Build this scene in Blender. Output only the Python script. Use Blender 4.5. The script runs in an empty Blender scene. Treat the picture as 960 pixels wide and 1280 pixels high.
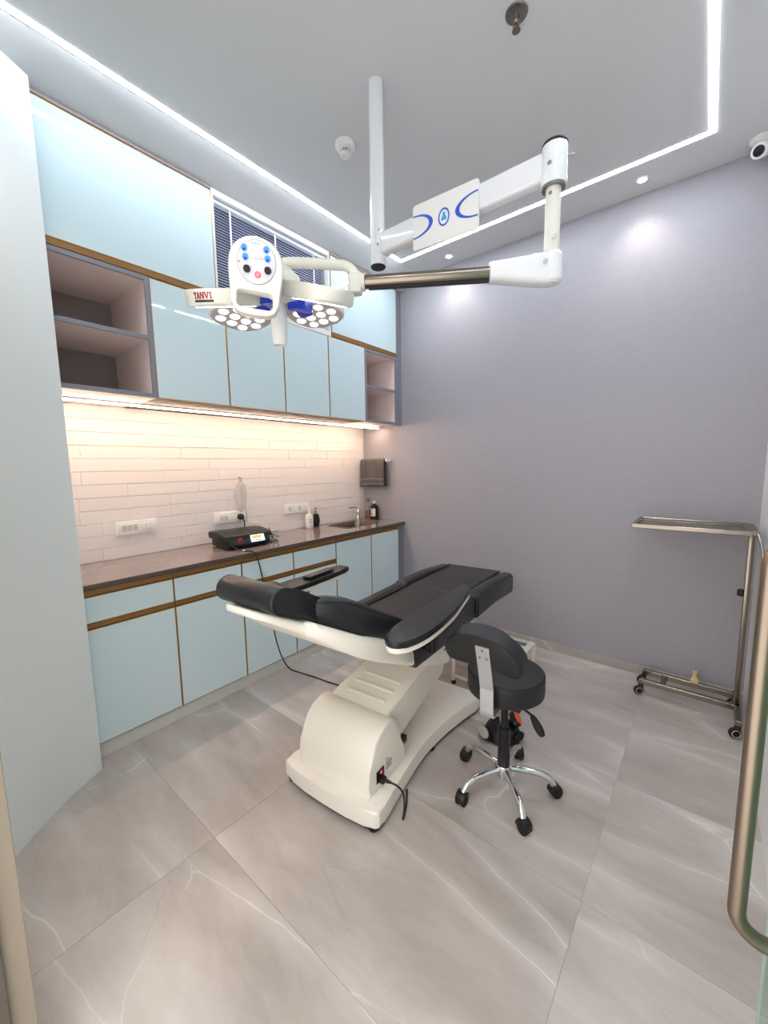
import bpy, bmesh, math, random
from mathutils import Vector, Matrix
random.seed(7)
S = bpy.context.scene
COL = S.collection
PI = math.pi

# ------------------------------------------------------------------ camera, world, exposure
cam_d = bpy.data.cameras.new('camera')
cam_d.sensor_fit = 'HORIZONTAL'
cam_d.sensor_width = 36.0
cam_d.lens = 36.0 * 494.9 / 960.0
cam_d.clip_start = 0.02
cam = bpy.data.objects.new('camera', cam_d)
COL.objects.link(cam)
_p, _y, _r = 0.119015536, 0.684591987, -0.014449006
_f = Vector((-math.sin(_y) * math.cos(_p), math.cos(_y) * math.cos(_p), -math.sin(_p)))
_rt = Vector((math.cos(_y), math.sin(_y), 0.0))
_up = _rt.cross(_f)
_r2 = _rt * math.cos(_r) + _up * math.sin(_r)
_u2 = _up * math.cos(_r) - _rt * math.sin(_r)
cam.matrix_world = Matrix(((_r2.x, _u2.x, -_f.x, 0.0), (_r2.y, _u2.y, -_f.y, 0.0), (_r2.z, _u2.z, -_f.z, 1.5), (0, 0, 0, 1)))
S.camera = cam

world = bpy.data.worlds.new('world')
S.world = world
world.use_nodes = True
world.node_tree.nodes['Background'].inputs[0].default_value = (1.0, 0.96, 0.93, 1)
world.node_tree.nodes['Background'].inputs[1].default_value = 2.2

S.view_settings.view_transform = 'Standard'
S.view_settings.look = 'None'
S.view_settings.gamma = 1.0
S.view_settings.use_curve_mapping = False
S.view_settings.exposure = 0.45

LED_STRENGTH = 38.0
WARM_STRENGTH = 42.0
SPOT_W = 20.0


def spot(name, loc, watts, col, angle=1.75, blend=0.7, size=0.03, aim=(0, 0, -1)):
    d = bpy.data.lights.new(name, 'SPOT')
    d.energy = watts
    d.color = col
    d.spot_size = angle
    d.spot_blend = blend
    d.shadow_soft_size = size
    o = bpy.data.objects.new(name, d)
    COL.objects.link(o)
    o.location = loc
    o.rotation_euler = Vector(aim).to_track_quat('-Z', 'Y').to_euler()
    return o


# ------------------------------------------------------------------ materials
def srgb(r, g, b):
    def c(v):
        v /= 255.0
        return v / 12.92 if v <= 0.04045 else ((v + 0.055) / 1.055) ** 2.4
    return (c(r), c(g), c(b), 1.0)


def mat(name, col, rough=0.5, metal=0.0, var=0.04, scale=12.0, bump=0.0, bscale=60.0, coat=0.0, emit=None, estr=0.0, trans=0.0, ior=1.45, alpha=1.0, stretch=None, spec=0.5):
    m = bpy.data.materials.new(name)
    m.use_nodes = True
    nt = m.node_tree
    b = nt.nodes['Principled BSDF']
    tc = nt.nodes.new('ShaderNodeTexCoord')
    mp = nt.nodes.new('ShaderNodeMapping')
    nt.links.new(tc.outputs['Object'], mp.inputs[0])
    if stretch:
        mp.inputs['Scale'].default_value = stretch
    n = nt.nodes.new('ShaderNodeTexNoise')
    n.inputs['Scale'].default_value = scale
    n.inputs['Detail'].default_value = 4
    nt.links.new(mp.outputs[0], n.inputs['Vector'])
    r = nt.nodes.new('ShaderNodeMapRange')
    r.inputs['To Min'].default_value = 1 - var
    r.inputs['To Max'].default_value = 1 + var
    nt.links.new(n.outputs['Fac'], r.inputs['Value'])
    mx = nt.nodes.new('ShaderNodeVectorMath')
    mx.operation = 'SCALE'
    mx.inputs[0].default_value = col[:3]
    nt.links.new(r.outputs[0], mx.inputs['Scale'])
    nt.links.new(mx.outputs[0], b.inputs['Base Color'])
    b.inputs['Roughness'].default_value = rough
    b.inputs['Metallic'].default_value = metal
    b.inputs['Coat Weight'].default_value = coat
    b.inputs['Coat Roughness'].default_value = 0.03
    b.inputs['IOR'].default_value = ior
    b.inputs['Specular IOR Level'].default_value = spec
    b.inputs['Transmission Weight'].default_value = trans
    b.inputs['Alpha'].default_value = alpha
    if emit:
        b.inputs['Emission Color'].default_value = emit
        b.inputs['Emission Strength'].default_value = estr
    if bump:
        n2 = nt.nodes.new('ShaderNodeTexNoise')
        n2.inputs['Scale'].default_value = bscale
        n2.inputs['Detail'].default_value = 5
        nt.links.new(mp.outputs[0], n2.inputs['Vector'])
        bp = nt.nodes.new('ShaderNodeBump')
        bp.inputs['Strength'].default_value = bump
        bp.inputs['Distance'].default_value = 0.004
        nt.links.new(n2.outputs['Fac'], bp.inputs['Height'])
        nt.links.new(bp.outputs[0], b.inputs['Normal'])
    return m


def marble_mat():
    m = bpy.data.materials.new('marble_tile')
    m.use_nodes = True
    nt = m.node_tree
    N, L = nt.nodes.new, nt.links.new
    b = nt.nodes['Principled BSDF']
    g = N('ShaderNodeNewGeometry')
    oi = N('ShaderNodeObjectInfo')
    off = N('ShaderNodeVectorMath'); off.operation = 'SCALE'
    cmb = N('ShaderNodeCombineXYZ')
    L(oi.outputs['Random'], cmb.inputs[0]); L(oi.outputs['Random'], cmb.inputs[1])
    L(cmb.outputs[0], off.inputs[0]); off.inputs['Scale'].default_value = 37.0
    add = N('ShaderNodeVectorMath'); add.operation = 'ADD'
    L(g.outputs['Position'], add.inputs[0]); L(off.outputs[0], add.inputs[1])
    # diagonal stretch of the vein field
    mp = N('ShaderNodeMapping')
    mp.inputs['Rotation'].default_value = (0, 0, 0.75)
    mp.inputs['Scale'].default_value = (0.62, 2.0, 1.0)
    L(add.outputs[0], mp.inputs[0])
    dn = N('ShaderNodeTexNoise'); dn.inputs['Scale'].default_value = 1.5; dn.inputs['Detail'].default_value = 6; dn.inputs['Roughness'].default_value = 0.42
    L(mp.outputs[0], dn.inputs['Vector'])
    ds = N('ShaderNodeVectorMath'); ds.operation = 'SCALE'; ds.inputs['Scale'].default_value = 0.42
    L(dn.outputs['Color'], ds.inputs[0])
    wv = N('ShaderNodeVectorMath'); wv.operation = 'ADD'
    L(mp.outputs[0], wv.inputs[0]); L(ds.outputs[0], wv.inputs[1])
    vo = N('ShaderNodeTexVoronoi'); vo.feature = 'DISTANCE_TO_EDGE'; vo.inputs['Scale'].default_value = 1.25
    L(wv.outputs[0], vo.inputs['Vector'])
    vr = N('ShaderNodeMapRange'); vr.inputs['From Min'].default_value = 0.0; vr.inputs['From Max'].default_value = 0.009
    vr.inputs['To Min'].default_value = 1.0; vr.inputs['To Max'].default_value = 0.0
    L(vo.outputs['Distance'], vr.inputs['Value'])
    vr2 = N('ShaderNodeMapRange'); vr2.inputs['From Max'].default_value = 0.10
    vr2.inputs['To Min'].default_value = 0.38; vr2.inputs['To Max'].default_value = 0.0
    L(vo.outputs['Distance'], vr2.inputs['Value'])
    mk = N('ShaderNodeTexNoise'); mk.inputs['Scale'].default_value = 1.6; mk.inputs['Detail'].default_value = 3
    L(mp.outputs[0], mk.inputs['Vector'])
    mr = N('ShaderNodeMapRange'); mr.inputs['From Min'].default_value = 0.36; mr.inputs['From Max'].default_value = 0.56
    L(mk.outputs['Fac'], mr.inputs['Value'])
    vm = N('ShaderNodeMath'); vm.operation = 'MAXIMUM'
    L(vr.outputs[0], vm.inputs[0]); L(vr2.outputs[0], vm.inputs[1])
    vv = N('ShaderNodeMath'); vv.operation = 'MULTIPLY'
    L(vm.outputs[0], vv.inputs[0]); L(mr.outputs[0], vv.inputs[1])
    cn = N('ShaderNodeTexNoise'); cn.inputs['Scale'].default_value = 1.7; cn.inputs['Detail'].default_value = 8; cn.inputs['Roughness'].default_value = 0.62
    L(wv.outputs[0], cn.inputs['Vector'])
    cr = N('ShaderNodeValToRGB')
    e = cr.color_ramp.elements
    e[0].position = 0.32; e[0].color = srgb(156, 148, 141)
    e[1].position = 0.68; e[1].color = srgb(194, 188, 183)
    e2 = cr.color_ramp.elements.new(0.5); e2.color = srgb(176, 166, 160)
    L(cn.outputs['Fac'], cr.inputs[0])
    mx = N('ShaderNodeMix'); mx.data_type = 'RGBA'
    mx.inputs[7].default_value = srgb(236, 233, 230)
    vs = N('ShaderNodeMath'); vs.operation = 'MULTIPLY'; vs.inputs[1].default_value = 0.62
    L(vv.outputs[0], vs.inputs[0])
    L(vs.outputs[0], mx.inputs[0]); L(cr.outputs[0], mx.inputs[6])
    # thin dark hairlines
    v2 = N('ShaderNodeTexVoronoi'); v2.feature = 'DISTANCE_TO_EDGE'; v2.inputs['Scale'].default_value = 2.1
    L(wv.outputs[0], v2.inputs['Vector'])
    h = N('ShaderNodeMapRange'); h.inputs['From Max'].default_value = 0.006; h.inputs['To Min'].default_value = 0.35; h.inputs['To Max'].default_value = 0.0
    L(v2.outputs['Distance'], h.inputs['Value'])
    mr2 = N('ShaderNodeMapRange'); mr2.inputs['From Min'].default_value = 0.50; mr2.inputs['From Max'].default_value = 0.36
    L(mk.outputs['Fac'], mr2.inputs['Value'])
    hm = N('ShaderNodeMath'); hm.operation = 'MULTIPLY'
    L(h.outputs[0], hm.inputs[0]); L(mr2.outputs[0], hm.inputs[1])
    mx2 = N('ShaderNodeMix'); mx2.data_type = 'RGBA'; mx2.inputs[7].default_value = srgb(140, 130, 122)
    L(hm.outputs[0], mx2.inputs[0]); L(mx.outputs[2], mx2.inputs[6])
    L(mx2.outputs[2], b.inputs['Base Color'])
    b.inputs['Roughness'].default_value = 0.28
    b.inputs['Specular IOR Level'].default_value = 0.4
    return m


def weave_mat():
    m = bpy.data.materials.new('grey_woven_wallpaper')
    m.use_nodes = True
    nt = m.node_tree
    N, L = nt.nodes.new, nt.links.new
    b = nt.nodes['Principled BSDF']
    g = N('ShaderNodeNewGeometry')
    vals = []
    for sc in ((320, 320, 14), (14, 14, 320)):
        mp = N('ShaderNodeMapping'); mp.inputs['Scale'].default_value = sc
        L(g.outputs['Position'], mp.inputs[0])
        n = N('ShaderNodeTexNoise'); n.inputs['Scale'].default_value = 1.0; n.inputs['Detail'].default_value = 3
        L(mp.outputs[0], n.inputs['Vector'])
        vals.append(n)
    a = N('ShaderNodeMath'); a.operation = 'ADD'
    L(vals[0].outputs['Fac'], a.inputs[0]); L(vals[1].outputs['Fac'], a.inputs[1])
    cr = N('ShaderNodeValToRGB')
    cr.color_ramp.elements[0].position = 0.3; cr.color_ramp.elements[0].color = srgb(157, 153, 160)
    cr.color_ramp.elements[1].position = 0.7; cr.color_ramp.elements[1].color = srgb(166, 162, 168)
    hf = N('ShaderNodeMath'); hf.operation = 'MULTIPLY'; hf.inputs[1].default_value = 0.5
    L(a.outputs[0], hf.inputs[0]); L(hf.outputs[0], cr.inputs[0])
    L(cr.outputs[0], b.inputs['Base Color'])
    b.inputs['Roughness'].default_value = 0.55
    bp = N('ShaderNodeBump'); bp.inputs['Strength'].default_value = 0.12; bp.inputs['Distance'].default_value = 0.002
    L(a.outputs[0], bp.inputs['Height']); L(bp.outputs[0], b.inputs['Normal'])
    return m


M = {}
M['marble'] = marble_mat()
M['weave'] = weave_mat()
M['grout'] = mat('grout', srgb(172, 167, 162), 0.8)
M['ceiling'] = mat('ceiling_paint', srgb(214, 214, 215), 0.9, var=0.01, scale=3)
M['white_paint'] = mat('white_wall_paint', srgb(226, 228, 226), 0.6, var=0.01, scale=3)
M['pier'] = mat('white_satin_panel', srgb(221, 226, 225), 0.4, var=0.01, scale=3)
M['brick'] = mat('white_painted_brick', srgb(234, 226, 223), 0.45, var=0.02, bump=0.5, bscale=45)
M['mortar'] = mat('white_mortar', srgb(236, 230, 228), 0.7, bump=0.4, bscale=80)
M['glass_blue'] = mat('pale_blue_back_painted_glass', srgb(205, 223, 228), 0.04, var=0.015, scale=2.5, coat=0.0)
M['gold'] = mat('gold_anodised_edge', srgb(190, 150, 92), 0.35, metal=0.7, var=0.06, scale=30)
M['bronze'] = mat('bronze_channel', srgb(146, 106, 62), 0.38, metal=0.45, var=0.08, scale=20, stretch=(1, 0.2, 6))
M['carcass'] = mat('dark_carcass', srgb(70, 62, 56), 0.6)
M['laminate'] = mat('grey_laminate_edge', srgb(128, 128, 138), 0.5, var=0.03, scale=40)
M['laminate_lit'] = mat('lit_grey_laminate', srgb(238, 220, 215), 0.45, var=0.04, scale=60)  # shelf grey lightened and warmed: bounced room light put into the colour
M['laminate_dark_shaded'] = mat('shaded_dark_grey_laminate', srgb(142, 131, 131), 0.5, var=0.05, scale=60)  # same shelf grey with recess shade in the colour; dark top trim shares it
M['plinth'] = mat('pale_plinth', srgb(205, 205, 200), 0.5)
M['quartz'] = mat('brown_grey_quartz', srgb(138, 124, 119), 0.12, var=0.10, scale=14, coat=0.3, stretch=(2, 0.5, 2))
M['quartz_edge'] = mat('dark_quartz_edge', srgb(84, 76, 72), 0.25, var=0.1, scale=30)
M['steel'] = mat('brushed_steel', srgb(140, 130, 119), 0.25, metal=1.0, var=0.06, scale=40, stretch=(1, 1, 8))
M['handle_steel'] = mat('satin_handle_steel', srgb(140, 126, 112), 0.36, metal=1.0, var=0.05, scale=30, stretch=(6, 6, 1))
M['steel_dark'] = mat('satin_steel', srgb(150, 146, 140), 0.32, metal=1.0, var=0.05, scale=40)
M['chrome'] = mat('chrome', srgb(225, 225, 228), 0.07, metal=1.0, var=0.01)
M['alu'] = mat('matt_silver_metal', srgb(196, 198, 200), 0.38, metal=0.6, var=0.04, scale=30)
M['white_gloss'] = mat('white_gloss_enamel', srgb(232, 232, 236), 0.16, var=0.01, coat=0.4)
M['cream_gloss'] = mat('cream_enamel', srgb(228, 225, 216), 0.3, var=0.015, coat=0.15)
M['cream'] = mat('cream_plastic', srgb(231, 224, 214), 0.38, var=0.015, scale=5, coat=0.1)
M['white_plastic'] = mat('white_plastic', srgb(236, 234, 232), 0.35, var=0.01)
M['black'] = mat('black_plastic', srgb(17, 17, 19), 0.4, var=0.1)
M['rubber'] = mat('black_rubber', srgb(16, 16, 17), 0.7, var=0.1)
M['leather'] = mat('black_leatherette', srgb(25, 26, 29), 0.38, var=0.12, scale=30, bump=0.12, bscale=350, coat=0.05)
M['stool_leather'] = mat('charcoal_leatherette', srgb(30, 31, 33), 0.48, var=0.1, scale=30, bump=0.12, bscale=350)
M['piping'] = mat('black_piping', srgb(14, 14, 16), 0.5)
M['blue'] = mat('blue_plastic', srgb(40, 66, 196), 0.35)
M['logo_blue'] = mat('blue_print', srgb(52, 92, 200), 0.4)
M['logo_cyan'] = mat('cyan_print', srgb(60, 165, 225), 0.4)
M['panel_grey'] = mat('pale_grey_face', srgb(214, 214, 222), 0.3)
M['lens_plate'] = mat('greyish_lens_plate', srgb(190, 180, 182), 0.4)
M['red_print'] = mat('red_print', srgb(168, 30, 28), 0.5)
M['orange'] = mat('orange_plastic', srgb(238, 84, 40), 0.4)
M['grey_pad'] = mat('grey_pad', srgb(176, 174, 172), 0.5)
M['towel'] = mat('grey_terry', srgb(98, 92, 91), 0.95, var=0.25, scale=120, bump=1.0, bscale=260)
M['towel_band'] = mat('pale_grey_band', srgb(140, 133, 130), 0.9, var=0.15, scale=120, bump=0.6, bscale=260)
M['amber'] = mat('amber_liquid', srgb(206, 110, 50), 0.1, trans=0.5, var=0.03)
M['clear'] = mat('clear_glass', (1, 1, 1, 1), 0.02, trans=1.0, var=0.0, ior=1.3)
M['film'] = mat('clear_plastic_film', srgb(244, 240, 240), 0.15, trans=0.55, var=0.02, ior=1.1)
M['door_glass'] = mat('green_tint_glass', srgb(206, 236, 222), 0.01, trans=1.0, var=0.0, ior=1.15)
M['label'] = mat('white_label', srgb(232, 230, 226), 0.6)
M['dark_pane'] = mat('navy_window_pane', srgb(92, 106, 146), 0.25)
M['slat'] = mat('white_blind_slat', srgb(226, 230, 240), 0.4, var=0.01)
M['wood'] = mat('pale_wood_peg', srgb(206, 178, 140), 0.5, var=0.12, scale=30)
M['jamb'] = mat('taupe_door_jamb', srgb(150, 138, 124), 0.45, var=0.04)
M['jamb_dark'] = mat('dark_taupe_rebate', srgb(92, 84, 76), 0.5)
M['text_dark'] = mat('dark_print', srgb(60, 50, 48), 0.5)
M['gold_cap'] = mat('gold_pump', srgb(196, 160, 60), 0.3, metal=0.6)


def emit_mat(name, col, strength):
    m = bpy.data.materials.new(name)
    m.use_nodes = True
    nt = m.node_tree
    b = nt.nodes['Principled BSDF']
    b.inputs['Base Color'].default_value = col
    b.inputs['Emission Color'].default_value = col
    b.inputs['Emission Strength'].default_value = strength
    return m


M['led'] = emit_mat('cool_led', (0.83, 0.91, 1.0, 1), LED_STRENGTH)
M['led_warm'] = emit_mat('warm_led', (1.0, 0.75, 0.56, 1), WARM_STRENGTH)
M['lamp_disc'] = emit_mat('downlight_disc', (1.0, 0.93, 0.86, 1), 12.0)
M['lens'] = emit_mat('lens_light', (1.0, 0.96, 0.93, 1), 1.3)
M['led_blue'] = emit_mat('blue_led', (0.03, 0.14, 1.0, 1), 1.1)
M['led_white'] = emit_mat('display_white', (0.82, 0.86, 1.0, 1), 1.6)
M['led_yellow'] = emit_mat('yellow_led', (1.0, 0.72, 0.2, 1), 1.6)
M['led_red'] = emit_mat('red_led', (1.0, 0.05, 0.06, 1), 1.0)
M['screen'] = emit_mat('pale_blue_screen', (0.58, 0.80, 0.9, 1), 0.75)
M['screen_orange'] = emit_mat('orange_screen', (1.0, 0.30, 0.06, 1), 0.9)

# ------------------------------------------------------------------ object helpers
W = {}


def thing(name, label, cat, loc=(0, 0, 0), rz=0.0, group=None):
    o = bpy.data.objects.new(name, None)
    o.empty_display_size = 0.05
    COL.objects.link(o)
    o.location = loc
    o.rotation_euler = (0, 0, rz)
    o['label'] = label
    o['category'] = cat
    if group:
        o['group'] = group
    W[o] = Matrix.Translation(loc) @ Matrix.Rotation(rz, 4, 'Z')
    return o


def obj(name, bm, m, parent=None, local=False, label=None, smooth=True, angle=0.6, kind=None):
    """link one mesh object; bm is in world space unless local=True (then in the root's space)"""
    if parent is not None and not local:
        bm.transform(W[parent].inverted())
    bmesh.ops.recalc_face_normals(bm, faces=bm.faces[:])
    me = bpy.data.meshes.new(name)
    if smooth:
        for f in bm.faces:
            f.smooth = True
        for e in bm.edges:
            if len(e.link_faces) == 2 and e.calc_face_angle(0) > angle:
                e.smooth = False
    bm.to_mesh(me)
    bm.free()
    o = bpy.data.objects.new(name, me)
    for x in (m if isinstance(m, (list, tuple)) else [m]):
        me.materials.append(M[x])
    COL.objects.link(o)
    if parent is not None:
        o.parent = parent
        W[o] = W[parent]
    else:
        W[o] = Matrix.Identity(4)
    if label:
        o['label'] = label
    if kind:
        o['kind'] = kind
    return o


def tag(o, label, cat, group=None):
    o['label'] = label
    o['category'] = cat
    if group:
        o['group'] = group
    return o


def copy_tree(root, loc, rz=None, label=None):
    r = root.copy(); COL.objects.link(r); r.location = loc
    if rz is not None:
        r.rotation_euler = (0, 0, rz)
    if label:
        r['label'] = label
    for ch in list(root.children):
        c = ch.copy(); COL.objects.link(c); c.parent = r
        for g in list(ch.children):
            d = g.copy(); COL.objects.link(d); d.parent = c
    return r


def nb():
    return bmesh.new()


def box(bm, a, b, bev=0.0, seg=2, mi=0):
    c = [(a[i] + b[i]) / 2 for i in range(3)]
    s = [abs(b[i] - a[i]) for i in range(3)]
    r = bmesh.ops.create_cube(bm, size=1.0, matrix=Matrix.Translation(c) @ Matrix.Diagonal((s[0], s[1], s[2], 1)))
    vs = r['verts']
    fs = list({f for v in vs for f in v.link_faces})
    if bev:
        es = list({e for v in vs for e in v.link_edges})
        q = bmesh.ops.bevel(bm, geom=es, offset=min(bev, 0.49 * min(s)), segments=seg, affect='EDGES', profile=0.5)
        fs = q['faces']
    if mi:
        for f in fs:
            f.material_index = mi
    return bm


def obox(bm, c, ax, ay, az, hx, hy, hz, bev=0.0, seg=2):
    """oriented box: centre, unit axes, half sizes"""
    ax, ay, az = Vector(ax), Vector(ay), Vector(az)
    t = nb()
    box(t, (-hx, -hy, -hz), (hx, hy, hz), bev, seg)
    m = Matrix((ax, ay, az)).transposed().to_4x4()
    m.translation = Vector(c)
    t.transform(m)
    merge(bm, t)
    return bm


def merge(bm, t):
    me = bpy.data.meshes.new('tmp')
    t.to_mesh(me); t.free()
    bm.from_mesh(me)
    bpy.data.meshes.remove(me)


def prism(bm, pts, frame, depth, bev=0.0, seg=2, mi=0):
    """polygon (u,v) extruded along w by depth; frame = (origin, U, V, Wdir)"""
    o, U, V, Wd = [Vector(x) for x in frame]
    t = nb()
    lo = [t.verts.new(o + U * u + V * v) for u, v in pts]
    hi = [t.verts.new(o + U * u + V * v + Wd * depth) for u, v in pts]
    n = len(pts)
    a = t.faces.new(lo[::-1]); b = t.faces.new(hi)
    for i in range(n):
        t.faces.new((lo[i], lo[(i + 1) % n], hi[(i + 1) % n], hi[i]))
    if bev:
        es = list(a.edges) + list(b.edges)
        bmesh.ops.bevel(t, geom=es, offset=bev, segments=seg, affect='EDGES', profile=0.5, clamp_overlap=True)
    if mi:
        for f in t.faces:
            f.material_index = mi
    merge(bm, t)
    return bm


def tube(bm, pts, r, n=12, cap=True):
    """swept round tube through points; r = radius or list"""
    pts = [Vector(p) for p in pts]
    k = len(pts)
    rad = r if isinstance(r, (list, tuple)) else [r] * k
    rings = []
    prev = None
    for i in range(k):
        if i == 0: d = pts[1] - pts[0]
        elif i == k - 1: d = pts[-1] - pts[-2]
        else: d = (pts[i + 1] - pts[i]).normalized() + (pts[i] - pts[i - 1]).normalized()
        d.normalize()
        if prev is None:
            a = d.orthogonal().normalized()
        else:
            a = (prev - d * prev.dot(d)).normalized()
        prev = a
        b = d.cross(a)
        rings.append([bm.verts.new(pts[i] + (a * math.cos(2 * PI * j / n) + b * math.sin(2 * PI * j / n)) * rad[i]) for j in range(n)])
    for i in range(k - 1):
        for j in range(n):
            bm.faces.new((rings[i][j], rings[i][(j + 1) % n], rings[i + 1][(j + 1) % n], rings[i + 1][j]))
    if cap:
        bm.faces.new(rings[0][::-1]); bm.faces.new(rings[-1])
    return bm


def spline(pts, k=6):
    """Catmull-Rom resample"""
    P = [Vector(p) for p in pts]
    P = [2 * P[0] - P[1]] + P + [2 * P[-1] - P[-2]]
    out = []
    for i in range(1, len(P) - 2):
        for j in range(k):
            t = j / k
            a, b, c, d = P[i - 1], P[i], P[i + 1], P[i + 2]
            out.append(0.5 * ((2 * b) + (c - a) * t + (2 * a - 5 * b + 4 * c - d) * t * t + (3 * b - a - 3 * c + d) * t ** 3))
    out.append(P[-2])
    return out


def lathe(bm, prof, c=(0, 0, 0), n=24, axis=None):
    """prof: (radius, height) list around z through c, or around axis"""
    m = Matrix.Translation(c)
    if axis is not None:
        m = m @ Vector(axis).to_track_quat('Z', 'Y').to_matrix().to_4x4()
    rings = []
    for r, z in prof:
        if r < 1e-6:
            rings.append([bm.verts.new(m @ Vector((0, 0, z)))])
        else:
            rings.append([bm.verts.new(m @ Vector((r * math.cos(2 * PI * j / n), r * math.sin(2 * PI * j / n), z))) for j in range(n)])
    for a, b in zip(rings, rings[1:]):
        for j in range(n):
            if len(a) == 1 and len(b) == 1: continue
            if len(a) == 1: bm.faces.new((a[0], b[(j + 1) % n], b[j]))
            elif len(b) == 1: bm.faces.new((a[j], a[(j + 1) % n], b[0]))
            else: bm.faces.new((a[j], a[(j + 1) % n], b[(j + 1) % n], b[j]))
    if len(rings[0]) > 1: bm.faces.new(rings[0][::-1])
    if len(rings[-1]) > 1: bm.faces.new(rings[-1])
    return bm


def loft(bm, rings, cap=True, close=True):
    R = [[bm.verts.new(Vector(p)) for p in r] for r in rings]
    n = len(R[0])
    for a, b in zip(R, R[1:]):
        for j in range(n if close else n - 1):
            bm.faces.new((a[j], a[(j + 1) % n], b[(j + 1) % n], b[j]))
    if cap:
        bm.faces.new(R[0][::-1]); bm.faces.new(R[-1])
    return bm


def rrect(w, h, r, k=4):
    """rounded rectangle outline, centred, full size w x h"""
    r = min(r, w / 2 - 1e-4, h / 2 - 1e-4)
    out = []
    for cx, cy, a0 in ((w / 2 - r, h / 2 - r, 0), (-w / 2 + r, h / 2 - r, PI / 2), (-w / 2 + r, -h / 2 + r, PI), (w / 2 - r, -h / 2 + r, 1.5 * PI)):
        for i in range(k + 1):
            a = a0 + PI / 2 * i / k
            out.append((cx + r * math.cos(a), cy + r * math.sin(a)))
    return out


def ellipse(a, b, n=32, c=(0, 0)):
    return [(c[0] + a * math.cos(2 * PI * i / n), c[1] + b * math.sin(2 * PI * i / n)) for i in range(n)]


def annulus(bm, outer, inner, frame, depth, mi=0):
    """ring between two outlines of equal point count, extruded"""
    o, U, V, Wd = [Vector(x) for x in frame]
    P = lambda q, d: bm.verts.new(o + U * q[0] + V * q[1] + Wd * d)
    n = len(outer)
    a = [P(q, 0) for q in outer]; b = [P(q, 0) for q in inner]
    c = [P(q, depth) for q in outer]; d = [P(q, depth) for q in inner]
    for i in range(n):
        j = (i + 1) % n
        for f in ((a[i], a[j], b[j], b[i]), (c[i], d[i], d[j], c[j]), (a[i], c[i], c[j], a[j]), (b[i], b[j], d[j], d[i])):
            g = bm.faces.new(f); g.material_index = mi
    return bm


# ------------------------------------------------------------------ room shell
XL, XR, YB, ZC = -2.88, 0.258, 3.19, 3.19     # brick wall, right wall, back wall, ceiling
XF = -2.345                                    # cabinet front plane


def struct(name, bm, m, parent=None, smooth=False, label=None):
    o = obj(name, bm, m, parent, smooth=smooth, label=label)
    if parent is None:
        o['kind'] = 'structure'
    return o


floor = struct('floor', box(nb(), (XL - 0.2, -0.6, -0.08), (1.0, YB + 0.15, -0.0015)), 'grout')
xs = [-2.9, -2.687, -1.465, -0.243, 0.979]
ys = [-0.6, 0.0, 0.672, 1.341, 2.01, 2.68, 3.2]
for i in range(len(xs) - 1):
    for j in range(len(ys) - 1):
        obj('tile', box(nb(), (xs[i] + 0.0006, ys[j] + 0.0006, -0.02), (xs[i + 1] - 0.0006, ys[j + 1] - 0.0006, 0.0), 0.0003, 1), 'marble', floor, smooth=False)

wall_left = struct('wall_left', box(nb(), (XL - 0.2, -0.1, 0), (XL, YB + 0.15, ZC)), 'mortar')
wall_back = struct('wall_back', box(nb(), (XL, YB, 0), (0.6, YB + 0.15, ZC)), 'weave')
wall_right = struct('wall_right', box(nb(), (XR, -0.14, 0), (XR + 0.15, YB, ZC)), 'white_paint')
bm = nb()
box(bm, (-2.6, -0.08, 0), (-1.21, 0.03, ZC))
box(bm, (-1.21, -0.08, 2.35), (XR, 0.03, ZC))
struct('wall_front', bm, 'white_paint')
bm = nb()
prism(bm, [(0.6, ZC), (0.6, ZC + 0.12), (XL - 0.2, ZC + 0.12), (XL - 0.2, 3.1195), (XF - 0.01, 3.1195), (-2.135, ZC)], ((0, -0.14, 0), (1, 0, 0), (0, 0, 1), (0, 1, 0)), YB + 0.29)
struct('ceiling', bm, 'ceiling')

# bowed white pier between the doorway and the cabinets
plan = [(-1.90, 0.03), (-1.97, 0.115), (-2.065, 0.215), (-2.16, 0.328), (-2.214, 0.412), (-2.268, 0.508)]
back = [(-2.46, 0.40), (-2.46, 0.03)]
bm = nb()
prism(bm, plan + back, ((0, 0, 0), (1, 0, 0), (0, 1, 0), (0, 0, 1)), 3.105)
struct('wall_entry', bm, 'pier', smooth=True)

# marble skirting along the back wall, cut at the tile joints
bb = struct('baseboard_back', box(nb(), (XF, YB - 0.004, 0), (XR, YB - 0.001, 0.064)), 'grout')
for a, b in ((XF, -1.465), (-1.465, -0.243), (-0.243, XR)):
    obj('tile', box(nb(), (a + 0.001, YB - 0.014, 0.0), (b - 0.001, YB - 0.002, 0.066), 0.001, 1), 'marble', bb, smooth=False)

# door jamb at the left edge of the doorway
bm = nb()
box(bm, (-1.21, -0.08, 0), (-1.15, 0.083, 2.35), 0.002)
tr = struct('trim_1', bm, 'jamb')
obj('rebate', box(nb(), (-1.15, -0.08, 0), (-1.138, 0.040, 2.34), 0.001), 'jamb_dark', tr, smooth=False)

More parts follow.
